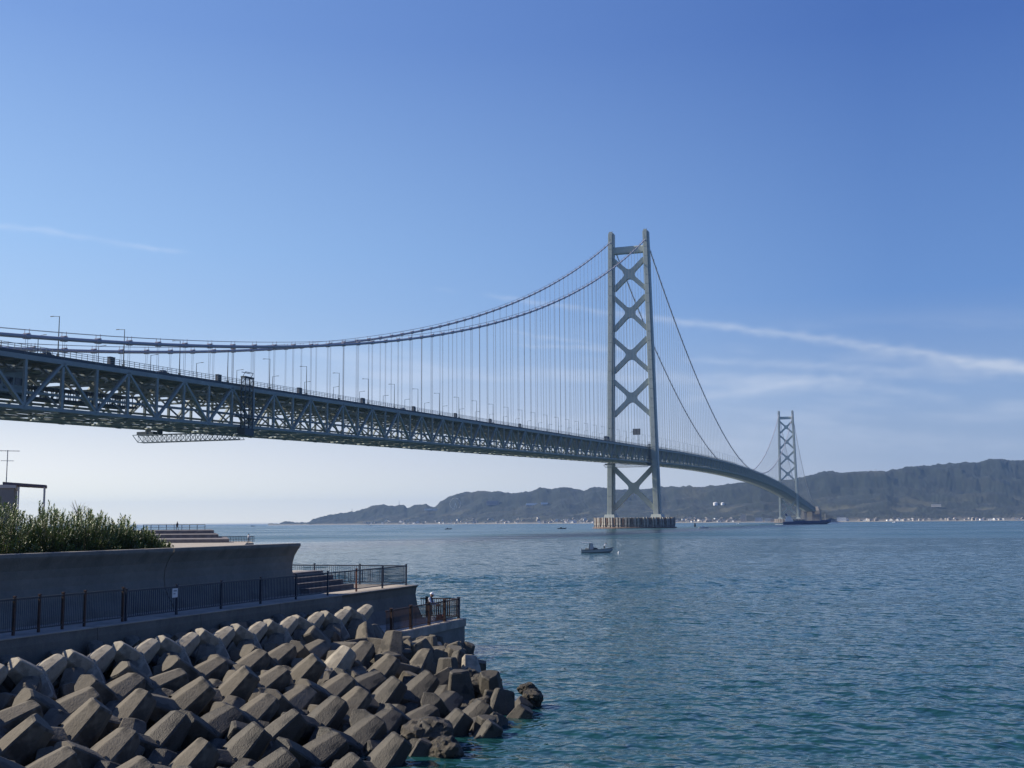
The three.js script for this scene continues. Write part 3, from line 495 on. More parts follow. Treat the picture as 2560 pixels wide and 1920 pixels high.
// recurved parapet wall
{
  const o = thing('parapet_wall', 'long curved concrete parapet wall standing in shade behind the fenced path', 'wall', null, WO, -WA);
  const prof = [[-2.78, 3.2], [-1.98, 3.2], [-2.06, 3.42], [-2.28, 3.72], [-2.43, 4.05], [-2.49, 4.4], [-2.46, 4.75], [-2.36, 5.05], [-2.2, 5.3], [-2.08, 5.45], [-2.04, 5.52], [-2.04, 5.63], [-2.07, 5.65], [-2.62, 5.65], [-2.64, 5.63]];
  const c = [-45, -35.5, -25.5, -15.4, -5.2, 5.4, 15.4]; for (let i = 0; i < 6; i++) mesh('wall_panel', profileRun(prof.map(([b, e]) => [b + (i === 5 ? .015 : 0), e]), c[i] + .02, c[i + 1] - .02), concreteWall, o);
}
// upper promenade ground
{
  const pts = [[-60, -2.75], [15.4, -2.75], [15.4, -3.9], [20.1, -3.9], [20.1, -9.02], [24, -9.02], [50, -30], [78, -50], [78, -260], [-60, -260]];
  const s = new THREE.Shape(pts.map(([a, b]) => new THREE.Vector2(b, a))); const g = new THREE.ExtrudeGeometry(s, { depth: 6.4, bevelEnabled: false }); g.rotateX(-Math.PI / 2); g.translate(0, -2.3, 0);
  const o = struct('pavement', new MB().add(g), paving); o.position.set(...WO); o.rotation.y = -WA;
}
// steps beyond the end of the parapet
{
  const o = thing('stone_steps', 'flight of four broad steps at the end of the curved parapet wall', 'steps', null, WO, -WA);
  for (let k = 0; k < 4; k++) mesh('step', new MB().box(-4.15, -1.55 - .62 * k, 3.207 + .2275 * k, 3.204 + .2275 * (k + 1), -20.09, -15.43), stepMat, o);
}
// fences
function fenceRun(o, p0, p1, posts, m, gap, bw, height, postW, foot = 0) { // bars between two points of the shore frame
  const [a0, b0, e] = p0, [a1, b1] = p1, L = Math.hypot(a1 - a0, b1 - b0), at = t => [a0 + (a1 - a0) * t / L, b0 + (b1 - b0) * t / L], q = (t, h) => Q(...at(t), e + h);
  mesh('top_rail', new MB().bar(q(0, height - .03), q(L, height - .03), .05, .06), m, o); mesh('bottom_rail', new MB().bar(q(0, .14), q(L, .14), .04, .04), m, o);
  const bg = new MB().box(-bw / 2, bw / 2, .14, height - .04, -bw / 2, bw / 2).build(), turn = Math.atan2(b1 - b0, -(a1 - a0));
  for (let t = gap / 2; t < L; t += gap) { if (posts.some(x => Math.abs(x[0] - t) < gap * 0.6)) continue; const b = mesh('baluster', bg, m, o); b.position.set(...q(t, 0)); b.rotation.y = turn; }
  for (const [t, mat] of posts) mesh('post', new MB().add(new THREE.BoxGeometry(postW, height + .1 - foot, postW), new THREE.Matrix4().makeTranslation(...q(t, (height + .1 + foot) / 2 - .03))).add(new THREE.BoxGeometry(postW * 1.25, .03, postW * 1.25), new THREE.Matrix4().makeTranslation(...q(t, height + .06))), mat || m, o);
}
{
  const wire = std({ color: new THREE.Color(0.04, 0.045, 0.05), roughness: 0.5 });
  const f1 = thing('promenade_fence', 'fence with brown posts and fine grey bars, left end of the path', 'fence', 'fences on the sea wall', WO, -WA);
  fenceRun(f1, [-11.6, 0, 3.2], [-.16, 0, 3.2], [[1.0, brownPaint], [2.07, brownPaint], [3.14, brownPaint], [4.2, brownPaint], [5.27, brownPaint], [6.33, brownPaint], [7.4, brownPaint], [8.46, brownPaint], [9.5, brownPaint], [11.44, brownPaint]], wire, .085, .011, 1.14, .07);
  const f2 = thing('promenade_fence', 'navy blue barred fence along the path from the brown posts to the corner', 'fence', 'fences on the sea wall', WO, -WA);
  const posts = []; for (let k = 0; k <= 8; k++) posts.push([k * 2.9 + .02, k === 6 ? rustPaint : navyPaint]); fenceRun(f2, [0, 0, 3.2], [23.24, 0, 3.2], posts, navyPaint, .122, .02, 1.08, .075);
  const f3 = thing('promenade_fence', 'navy blue barred fence across the far end of the sea wall', 'fence', 'fences on the sea wall', WO, -WA);
  fenceRun(f3, [23.4, -.05, 3.2], [23.4, -8.8, 3.2], [[2.9], [5.8], [8.7]], navyPaint, .122, .02, 1.08, .075);
  const f4 = thing('promenade_fence', 'brown barred fence round the low landing where a person is fishing', 'fence', 'fences on the sea wall', WO, -WA);
  fenceRun(f4, [14.6, 3.05, 1.45], [23.45, 3.05, 1.45], [[.6, brownPaint], [2.75, brownPaint], [4.9, brownPaint], [6.9, brownPaint], [8.8, navyPaint]], brownPaint, .13, .024, 1.08, .13);
  fenceRun(f4, [23.45, 2.95, 1.45], [23.45, .75, 1.45], [[1.8, brownPaint]], brownPaint, .13, .024, 1.08, .12);
  const pl = thing('notice_plate', 'small white notice plate fixed to the navy fence', 'notice', null, shore(2.72, .06, 3.86), -WA); mesh('plate', new MB().box(-.008, .008, 0, .34, -.16, .16), white, pl); const mk = new MB(); mk.box(.0085, .011, .22, .28, -.1, .1).box(.0085, .011, .12, .17, -.02, .1); mesh('print', mk, grey, pl);
  const gp = one('gate_post', new MB().box(-.045, .045, 0, 1.15, -.045, .045), navyPaint, 'single dark post standing at the right end of the oleander hedge', 'post', null, shore(8.6, -4.6, 4.1), -WA);
}
// low landing
{
  const o = thing('landing', 'low concrete landing jutting out below the end of the sea wall', 'landing', null, WO, -WA);
  mesh('slab', profileRun([[.5, 1.05], [3.35, 1.05], [3.35, 1.43], [3.33, 1.45], [.5, 1.45]], 13.4, 23.72), paving, o);
  mesh('wall', profileRun([[.5, -2.5], [3.28, -2.5], [3.28, 1.045], [.5, 1.045]], 13.4, 23.7), concreteWall, o);
}
// ---------------------------------------------------------------- wave-breaker blocks: four angular legs
const LEG = 1.2;
function blockGeometry(seed) {
  const rnd = mulberry(seed), m = new MB(), D = [[0, .577, -.816], [0, .577, .816], [.816, -.577, 0], [-.816, -.577, 0]].map(norm);
  D.forEach((d, i) => {
    const o = D[(i + 1) % 4], k = o[0] * d[0] + o[1] * d[1] + o[2] * d[2], u = norm(sub(o, d.map(v => v * k))), w = cross(d, u), rings = [];
    const L = LEG * (0.97 + 0.06 * rnd()), chip = rnd() < 0.3 ? 0.05 : 0;
    for (const [t, r, f] of [[0, .50, .055], [L * .5, .43, .055], [L - .05, .33, .06], [L, .28, .1]]) {
      const ring = [];
      for (let q = 0; q < 6; q++) { const ang = q * 60 * R, rr = r * (q % 2 ? 1.14 : 0.9) * (1 + (t > .5 ? chip * (rnd() - .5) : 0)); for (const s of [-1, 1]) { const a = ang + s * f * 1.0; ring.push([0, 1, 2].map(c => d[c] * t + (u[c] * Math.cos(a) + w[c] * Math.sin(a)) * rr)); } }
      rings.push(ring);
    }
    for (let j = 0; j < rings.length - 1; j++) for (let q = 0; q < 12; q++) { const n = (q + 1) % 12; m.quad(rings[j][q], rings[j][n], rings[j + 1][n], rings[j + 1][q]); }
    const tip = rings[rings.length - 1]; for (let q = 1; q < 11; q++) m.tri(tip[0], tip[q], tip[q + 1]);
  });
  return m.build();
}
{
  const geos = [0, 1, 2, 3, 4].map(i => blockGeometry(300 + i)), rnd = mulberry(4242), euler = new THREE.Euler(), qm = new THREE.Quaternion(), qs = new THREE.Quaternion().setFromAxisAngle(new THREE.Vector3(0, 1, 0), -WA);
  const blocks = [];
  const lean = new THREE.Quaternion(), zAxis = new THREE.Vector3(0, 0, 1);
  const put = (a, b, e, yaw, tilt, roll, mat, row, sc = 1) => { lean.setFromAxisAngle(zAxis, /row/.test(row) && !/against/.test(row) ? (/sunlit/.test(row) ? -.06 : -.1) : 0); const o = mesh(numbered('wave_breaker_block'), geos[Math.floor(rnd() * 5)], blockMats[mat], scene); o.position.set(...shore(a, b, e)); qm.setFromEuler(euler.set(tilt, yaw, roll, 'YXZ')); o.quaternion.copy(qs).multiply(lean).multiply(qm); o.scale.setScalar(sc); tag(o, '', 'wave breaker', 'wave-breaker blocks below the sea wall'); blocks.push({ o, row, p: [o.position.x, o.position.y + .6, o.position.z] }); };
  const bmax = a => pick([[-20, 13.2], [-4, 13.2], [0, 13.8], [4.6, 13.3], [6.5, 12.4], [9, 10.6], [12, 8.4], [15, 7.0], [18, 5.8], [23, 4.2]], a)[0];
  const J = (s) => (rnd() - .5) * s;
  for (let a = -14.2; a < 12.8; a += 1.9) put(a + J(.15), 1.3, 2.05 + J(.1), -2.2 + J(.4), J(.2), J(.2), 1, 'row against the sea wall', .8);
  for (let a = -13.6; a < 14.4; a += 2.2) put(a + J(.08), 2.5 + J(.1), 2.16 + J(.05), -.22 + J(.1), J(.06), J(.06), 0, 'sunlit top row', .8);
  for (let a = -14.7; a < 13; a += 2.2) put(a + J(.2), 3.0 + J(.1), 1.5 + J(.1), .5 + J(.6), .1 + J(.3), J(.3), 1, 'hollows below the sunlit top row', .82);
  const rows = [[4.15, 1.3, .4, 'second row'], [5.85, .92, 1.5, 'third row'], [7.5, .52, .5, 'fourth row'], [9.1, .18, 1.5, 'fifth row'], [10.7, -.14, .6, 'sixth row'], [12.2, -.45, 1.6, 'lowest row at the waterline']];
  rows.forEach(([b, e, ph, name], i) => {
    for (let a = -17.4 + ph; a < 15; a += 2.2) {
      const wild = smooth(5.5, 9.5, a + i * .8), low = i >= 4 || (i >= 2 && rnd() < .3 * (i - 1)), ee = e + J(.12) - wild * .1 * Math.max(0, a - 8);
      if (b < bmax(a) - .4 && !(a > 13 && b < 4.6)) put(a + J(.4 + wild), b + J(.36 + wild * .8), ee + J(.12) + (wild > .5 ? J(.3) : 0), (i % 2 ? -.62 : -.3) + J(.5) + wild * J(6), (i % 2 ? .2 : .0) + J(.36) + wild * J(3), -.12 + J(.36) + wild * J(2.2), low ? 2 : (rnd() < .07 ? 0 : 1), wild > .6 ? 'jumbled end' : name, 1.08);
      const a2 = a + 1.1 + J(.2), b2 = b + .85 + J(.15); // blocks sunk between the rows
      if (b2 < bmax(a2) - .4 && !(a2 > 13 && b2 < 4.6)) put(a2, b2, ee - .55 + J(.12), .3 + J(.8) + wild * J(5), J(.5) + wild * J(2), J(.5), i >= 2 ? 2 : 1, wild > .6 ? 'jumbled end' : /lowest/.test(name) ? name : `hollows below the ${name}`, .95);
    }
  });
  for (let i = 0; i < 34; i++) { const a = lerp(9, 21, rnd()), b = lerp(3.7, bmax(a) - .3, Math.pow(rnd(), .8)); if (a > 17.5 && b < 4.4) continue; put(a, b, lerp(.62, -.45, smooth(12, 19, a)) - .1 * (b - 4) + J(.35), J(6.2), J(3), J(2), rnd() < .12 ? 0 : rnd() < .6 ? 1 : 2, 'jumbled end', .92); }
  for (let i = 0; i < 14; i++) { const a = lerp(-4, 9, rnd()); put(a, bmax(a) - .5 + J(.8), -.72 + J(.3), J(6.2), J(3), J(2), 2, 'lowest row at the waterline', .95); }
  const by = {}; for (const q of blocks) { const x = onScreen(q.p); (by[q.row] ??= []).push({ ...q, x }); }
  for (const [row, list] of Object.entries(by)) {
    const seen = list.filter(q => q.x !== null).sort((u, v) => u.x - v.x);
    list.forEach(q => { q.o.userData.label = row === 'jumbled end' ? 'weathered concrete wave-breaker block tumbled in the jumbled heap below the landing' : row.startsWith('hollows') ? `half-buried concrete wave-breaker block in the ${row}` : row.startsWith('row against') ? 'shaded concrete wave-breaker block wedged between the sunlit row and the sea wall' : row.startsWith('lowest') ? 'dark weed-stained concrete wave-breaker block at the waterline' : `four-legged concrete wave-breaker block in the ${row}, outside the photo`; });
    if (/hollows/.test(row)) seen.forEach((q, i) => { q.o.userData.label = `half-buried concrete wave-breaker block in the ${row}, ${ordinals[i] || 'last'} from the left`; });
    else if (/against/.test(row)) seen.forEach((q, i) => { q.o.userData.label = `shaded concrete wave-breaker block wedged against the sea wall, ${ordinals[i] || 'last'} from the left`; });
    else if (!/jumbled|lowest/.test(row)) seen.forEach((q, i) => { q.o.userData.label = `four-legged concrete wave-breaker block, ${ordinals[i] || 'last'} from the left in the ${row}`; });
  }
  // rubble core under the blocks
  const core = new MB(), prof = [[.5, .9], [3, .3], [6, -.5], [10, -1.3], [14, -2.2], [16, -3]];
  for (let i = 0; i < prof.length - 1; i++) for (let a = -24; a < 20; a += 2) { const j = (x, y) => .25 * noise(x * 1.3, y * 1.7); const [b0, e0] = prof[i], [b1, e1] = prof[i + 1]; core.quad(Q(a, b0, e0 + j(a, b0)), Q(a, b1, e1 + j(a, b1)), Q(a + 2, b1, e1 + j(a + 2, b1)), Q(a + 2, b0, e0 + j(a + 2, b0))); }
  const c = struct('terrain', core, blockMats[2]); c.position.set(...WO); c.rotation.y = -WA;
}
// sea-worn rocks
{
  function rock(seed) { const g = new THREE.IcosahedronGeometry(1, 5), p = g.attributes.position, v = new THREE.Vector3(); for (let i = 0; i < p.count; i++) { v.fromBufferAttribute(p, i); const n = 1 + .55 * fbm(v.x * 1.3 + seed, v.y * 1.3, v.z * 1.3, 3) + .3 * Math.abs(fbm(v.x * 4, v.y * 4 + seed, v.z * 4, 3)) + .08 * noise(v.x * 14, v.y * 14, v.z * 14); v.multiplyScalar(n); p.setXYZ(i, v.x, v.y, v.z); } g.computeVertexNormals(); return new MB().add(g).build(); }
  const G = [1, 2, 3, 4].map(i => rock(i * 7.7));
  const list = [[.5, 44.2, .42, .22, 'small brown rock, the farther of two rocks awash off the block heap'], [.66, 41.6, .52, .3, 'barnacled brown rock, the nearer of two rocks awash off the block heap'], [-1.2, 43.6, .8, .42, 'rounded brown rock at the tip of the block heap, beside the two awash rocks'], [-1.9, 44.4, .75, .55, 'rounded dark rock behind the tip of the block heap'], [-1.1, 40.4, .7, .12, 'low weedy rock at the water edge below the tip of the block heap'], [-2.6, 34.4, .95, .28, 'barnacled rock lit by the sun at the bottom of the picture'], [-2.0, 33.1, .7, .1, 'dark weedy rock at the bottom of the picture beside the barnacled rock']];
  list.forEach(([x, z, s, e, l], i) => { const o = one('rock', G[i % 4], rockMat, l || 'dark weed-covered rock lying at the foot of the wave-breaker blocks', 'rock', 'rocks along the waterline', [x, e, -z], i * 1.3); s *= .72; o.scale.set(s * 1.15, s * .8, s); });
}
// ---------------------------------------------------------------- oleander hedge
{
  const leaf = new THREE.MeshPhysicalMaterial({ color: new THREE.Color(1, 1, 1), vertexColors: true, roughness: 0.45, transmission: 0.35, thickness: 0, side: THREE.DoubleSide });
  const twig = std({ color: new THREE.Color(0.10, 0.085, 0.06) });
  function oleander(seed, h, w) { // rosettes of narrow leaves on upright twigs, filling a rounded crown
    const rnd = mulberry(seed), m = new MB(), st = new MB();
    for (let i = 0; i < 620; i++) {
      const az = rnd() * 6.283, el = Math.asin(rnd()), rr = Math.pow(rnd(), .32) * (1 + .22 * fbm(Math.cos(az) * 1.6 + seed, Math.sin(az) * 1.6, el * 2, 2)), c = [w * rr * Math.cos(az) * Math.cos(el), h * (.12 + .88 * rr * Math.sin(el)), w * rr * Math.sin(az) * Math.cos(el)];
      const out = norm([c[0] / w * .55, .9, c[2] / w * .55]), len = .28 + .2 * rnd(), tone = .7 + .6 * rnd(), foot = [0, 1, 2].map(q => c[q] - out[q] * len);
      if (i % 3 === 0) st.tube([[c[0] * .2, 0, c[2] * .2], [c[0] * .6, c[1] * .55, c[2] * .6], foot], [.02, .014, .008], 3, false); st.tube([foot, c], [.008, .004], 3, false);
      for (let k = 0; k < 6; k++) {
        const t = k / 6, b0 = [0, 1, 2].map(q => c[q] - out[q] * len * t), a0 = rnd() * 6.28;
        for (let j = 0; j < 3; j++) {
          const a = a0 + j * 2.1, sp = lerp(.45, 1.15, t) + (rnd() - .5) * .2, d = norm([Math.cos(a) * sp + out[0], out[1] * lerp(1, .35, t), Math.sin(a) * sp + out[2]]), s = norm(cross(d, [0, 1, 0])), l = .12 + .07 * rnd(), hw = .017 + .007 * rnd();
          const p1 = [0, 1, 2].map(q => b0[q] + d[q] * l * .45 + s[q] * hw), p2 = [0, 1, 2].map(q => b0[q] + d[q] * l * .45 - s[q] * hw), tip = [b0[0] + d[0] * l, b0[1] + d[1] * l - .018, b0[2] + d[2] * l];
          const g = tone * (.8 + .4 * rnd()); m.col = [.13 * g, .185 * g, .045 * g]; m.tri(b0, p1, tip); m.tri(b0, tip, p2);
        }
      }
    }
    return [m.build(), st.build()];
  }
  const spots = [[-5.2, -4.4, 3.1, 1.7], [-3.4, -5.2, 3.5, 1.8], [-1.6, -4.5, 3.2, 1.7], [-.2, -5.6, 3.5, 1.7], [.9, -4.5, 3.05, 1.5], [2.1, -5.5, 3.4, 1.6], [3.0, -4.5, 2.95, 1.5], [4.2, -5.4, 3.25, 1.5], [5.0, -4.5, 2.75, 1.35], [6.0, -5.2, 2.8, 1.25], [6.6, -4.4, 2.3, 1.1], [7.2, -4.9, 2.2, .95], [7.7, -4.3, 1.75, .7]];
  // full-size leaves: build each shrub at its own height so leaves keep their size
  spots.forEach(([a, b, h, w], i) => { const [lg, sg] = oleander(700 + i, h * 1.02, w); const pos = shore(a, b, 4.1); const o = thing('oleander_shrub', `leafy oleander shrub in the hedge behind the parapet, ${ordinals[i]} from the left`, 'shrub', 'oleander hedge behind the parapet wall', pos, i); mesh('crown', lg, leaf, o); mesh('stems', sg, twig, o); });
  // bare little tree beyond
  const rnd = mulberry(5), t = thing('bare_tree', 'small leafless tree showing above the oleander hedge', 'tree', null, [...polar(-21.1, 95, 4.1 + drop(95))]), tr = new MB(), cr = new MB(); tr.tube([[0, 0, 0], [.05, 2.2, 0], [0, 3.3, 0]], [.07, .05, .03], 5); for (let i = 0; i < 26; i++) { const a = rnd() * 6.28, y = 2.6 + rnd() * .8; cr.tube([[0, y, 0], [.3 * Math.cos(a), y + .5, .3 * Math.sin(a)], [.62 * Math.cos(a + .3) * (.5 + rnd()), y + .9 + .3 * rnd(), .6 * Math.sin(a + .3)]], [.02, .014, .006], 3, false); } mesh('trunk', tr, twig, t); mesh('crown', cr, twig, t);
}
// ---------------------------------------------------------------- house with a roof canopy at the left edge
{
  const d = 74, p = polar(-24.9, d, 4.1), o = thing('flat_roofed_building', 'grey flat-roofed building with a roof canopy at the photo left edge', 'building', null, p, 22 * R);
  const wallM = std({ map: stoneTex([0.19, 0.20, 0.21], [0.15, 0.155, 0.16], 73, 5, .6) });
  mesh('wall', new MB().box(-7, 1.25, 0, 4.75, -6, 0), wallM, o);
  mesh('roof', new MB().box(-7.1, 1.35, 4.753, 4.95, -6.1, .1), grey, o);
  mesh('canopy', new MB().hexa([[.6, 4.96, .1], [3.05, 4.82, .1], [3.05, 4.82, -3], [.6, 4.96, -3], [.6, 5.12, .1], [3.05, 4.94, .1], [3.05, 4.94, -3], [.6, 5.12, -3]]), std({ color: new THREE.Color(0.07, 0.065, 0.09) }), o);
  for (const [x, z] of [[1.5, 0], [2.92, 0], [2.92, -2.9]]) mesh('post', new MB().bar([x, 0, z], [x, 4.82, z], .09, .09, [0, 0, 1]), grey, o);
  mesh('roof_tank', new MB().loft([[4.953, 1], [5.3, 1.02], [5.95, 1], [6.02, .9]].map(([y, k]) => [[-.62 - .7 * k, y, -.4 + .6 * k], [-.62 + .7 * k, y, -.4 + .6 * k], [-.62 + .7 * k, y, -.4 - .6 * k], [-.62 - .7 * k, y, -.4 - .6 * k]])), rustPaint, o);
  const an = new MB(); an.tube([[.78, 4.95, -.3], [.78, 7.05, -.3]], .03, 5).bar([.1, 7.0, -.3], [1.45, 7.0, -.3], .035, .035).bar([.42, 6.4, -.3], [1.15, 6.4, -.3], .03, .03); for (let k = 0; k < 6; k++) an.bar([.2 + k * .23, 7.0, -.65], [.2 + k * .23, 7.0, .05], .02, .02); mesh('aerial', an, grey, o);
}
// ---------------------------------------------------------------- stepped terrace farther along the shore
{
  const o = thing('stepped_terrace', 'broad stepped concrete terrace on the shore beyond the hedge', 'terrace', null, [0, 0, 0]);
  const lv = [[-150, -36, 3.68, -110, -300, paving], [-150, -45.2, 4.24, -180, -300, stepMat], [-150, -51.4, 4.84, -197, -300, stepMat], [-150, -57.5, 5.45, -217, -300, stepMat]];
  lv.forEach(([x0, xr, e, zf, zb, m], i) => { const y0 = i ? lv[i - 1][2] + .003 : -2; if (!i) mesh('ground_slab', new MB().hexa([[x0, y0, zf], [-27, y0, zf], [-43.5, y0, -185], [x0, y0, -185], [x0, e, zf], [-27, e, zf], [-43.5, e, -185], [x0, e, -185]]), m, o); else { const b = zf - 34; mesh('step', new MB().hexa([[x0, y0, zf], [xr, y0, zf], [xr * b / zf - .6, y0, b], [x0, y0, b], [x0, e, zf], [xr, e, zf], [xr * b / zf - .6, e, b], [x0, e, b]]), m, o); } });
  mesh('lower_level', new MB().hexa([[-70, -2, -203], [-46.6, -2, -203], [-51.5, -2, -222], [-70, -2, -222], [-70, 3.2, -203], [-46.6, 3.2, -203], [-51.5, 3.2, -222], [-70, 3.2, -222]]), paving, o);
  const fence = (label, y, x0, x1, z, n, w) => { const f = thing('terrace_fence', label, 'fence', 'fences on the stepped terrace', [0, 0, 0]); mesh('top_rail', new MB().bar([x0, y + 1.1, z], [x1, y + 1.1, z], .09, .1), navyPaint, f); mesh('middle_rail', new MB().bar([x0, y + .55, z], [x1, y + .55, z], .05, .06), navyPaint, f); for (let k = 0; k <= n; k++) { const x = lerp(x0, x1, k / n); mesh('post', new MB().bar([x, y, z], [x, y + 1.12, z], w, w, [0, 0, 1]), navyPaint, f); } };
  fence('thin fence along the top of the distant stepped terrace', 5.45, -78, -65, -238, 8, .1); fence('dark barred fence on the lower level of the distant stepped terrace', 3.2, -56, -48.4, -211, 26, .08);
}

// ---------------------------------------------------------------- people
function figure(parts, bounds, res = 72) { // one continuous body grown from tapered limbs
  const [lo, hi] = bounds, mc = new MarchingCubes(res, new THREE.MeshStandardMaterial(), false, false, 40000); mc.isolation = 0;
  const d = (p, c) => { const [a, b, r0, r1] = c, ab = sub(b, a), ap = sub(p, a), t = clamp((ap[0] * ab[0] + ap[1] * ab[1] + ap[2] * ab[2]) / (ab[0] ** 2 + ab[1] ** 2 + ab[2] ** 2 + 1e-9)); return Math.hypot(ap[0] - ab[0] * t, ap[1] - ab[1] * t, ap[2] - ab[2] * t) - lerp(r0, r1, t); };
  const S = Math.max(hi[0] - lo[0], hi[1] - lo[1], hi[2] - lo[2]) / 2 * 1.04, C = [0, 1, 2].map(k => (lo[k] + hi[k]) / 2), at = (i, k) => C[k] + (-1 + 2 * i / res) * S;
  for (let z = 0; z < res; z++) for (let y = 0; y < res; y++) for (let x = 0; x < res; x++) { const p = [at(x, 0), at(y, 1), at(z, 2)]; let s = 0; for (const c of parts) s += Math.exp(-d(p, c) * 42); mc.field[z * res * res + y * res + x] = Math.log(s + 1e-20) / 42; }
  mc.update();
  const n = mc.count ?? mc.geometry.drawRange.count, P = [], N = [], K = [], U = [];
  for (let i = 0; i < n; i++) { const p = [0, 1, 2].map(k => C[k] + mc.positionArray[i * 3 + k] * S); P.push(...p); N.push(...norm([mc.normalArray[i * 3], mc.normalArray[i * 3 + 1], mc.normalArray[i * 3 + 2]])); let b = 1e9, col; for (const c of parts) { const q = d(p, c); if (q < b) { b = q; col = c[4]; } } K.push(...col); U.push(p[0], p[1]); }
  const g = new THREE.BufferGeometry(); g.setAttribute('position', new THREE.Float32BufferAttribute(P, 3)); g.setAttribute('normal', new THREE.Float32BufferAttribute(N, 3)); g.setAttribute('color', new THREE.Float32BufferAttribute(K, 3)); g.setAttribute('uv', new THREE.Float32BufferAttribute(U, 2)); return g;
}
const SKIN = [.36, .2, .13];
function limbs({ top, pants, vest, lean = 0, reach = [[.3, 1.0, .12], [.34, 1.02, .3]], stride = .1, sleeve }) { // faces -z
  const hip = [0, .86, 0], ch = [0, 1.2, -.12 * lean - .02], nk = [0, 1.4, -.3 * lean], hd = [0, 1.56, -.42 * lean - .03]; sleeve = sleeve || top; const body = vest || top, L = [];
  L.push([[0, .84, 0], [0, 1.0, -.04 * lean], .135, .125, pants], [[-.06, 1.0, -.05 * lean], [-.08, 1.28, ch[2]], .12, .125, body], [[.06, 1.0, -.05 * lean], [.08, 1.28, ch[2]], .12, .125, body], [[-.13, 1.34, nk[2] + .03], [.13, 1.34, nk[2] + .03], .065, .065, sleeve], [nk, hd, .05, .05, SKIN]);
  L.push([[0, 1.53, hd[2] - .02], [0, 1.63, hd[2] + .01], .078, .095, SKIN], [[0, 1.55, hd[2] - .09], [0, 1.56, hd[2] - .115], .016, .012, SKIN], [[-.09, 1.57, hd[2]], [-.1, 1.58, hd[2] + .01], .018, .014, SKIN], [[.09, 1.57, hd[2]], [.1, 1.58, hd[2] + .01], .018, .014, SKIN]);
  for (const s of [-1, 1]) {
    L.push([[s * .09, .86, 0], [s * .1, .47, -.02 + s * stride], .092, .068, pants], [[s * .1, .47, -.02 + s * stride], [s * .1, .08, s * stride * 1.6 + .03], .062, .045, pants], [[s * .1, .045, s * stride * 1.6 + .05], [s * .11, .035, s * stride * 1.6 - .13], .045, .036, [.03, .03, .03]]);
    const sh = [s * .19, 1.34, nk[2] + .03], [el, ha] = reach, E = [s * el[0], el[1], -el[2]], Hn = [s * ha[0] * .55, ha[1], -ha[2]]; L.push([sh, E, .058, .046, sleeve], [E, Hn, .045, .032, sleeve]);
    const f = norm(sub(Hn, E)), pm = [0, 1, 2].map(k => Hn[k] + f[k] * .07); L.push([Hn, pm, .032, .034, SKIN]); for (let q = 0; q < 4; q++) { const w = (q - 1.5) * .02, a = [pm[0] + w, pm[1] + .005, pm[2]], b = [a[0], a[1] - .02, a[2] - .05 + Math.abs(q - 1.4) * .006]; L.push([a, b, .01, .009, SKIN], [b, [b[0], b[1] - .035, b[2] + .012], .009, .008, SKIN]); } L.push([[Hn[0] - s * .03, Hn[1], Hn[2]], [pm[0] - s * .055, pm[1] + .012, pm[2] - .01], .012, .01, SKIN]);
  }
  return L;
}
function person(label, pos, turn, o, height, hat) {
  const t = thing('person', label, 'person', null, pos, turn); const g = figure(limbs(o), [[-.5, -.02, -.75], [.5, 1.78, .45]], 84); mesh('body', g, vc, t);
  const hz = -.42 * (o.lean || 0) - .03;
  if (hat) { const m = new MB(), sp = new THREE.SphereGeometry(.118, 20, 10, 0, 6.283, 0, 1.5); m.add(sp, new THREE.Matrix4().makeTranslation(0, 1.615, hz + .005)); m.add(new THREE.CylinderGeometry(.1, .105, .012, 16, 1, false), new THREE.Matrix4().makeTranslation(0, 1.622, hz - .09)); mesh('cap', m, std({ color: new THREE.Color(...hat) }), t); }
  else mesh('hair', new MB().add(new THREE.SphereGeometry(.112, 18, 10, 0, 6.283, 0, 1.75), new THREE.Matrix4().makeRotationX(.35).setPosition(0, 1.62, hz + .015)), std({ color: new THREE.Color(.015, .013, .012) }), t);
  t.scale.setScalar(height / 1.73); return t;
}
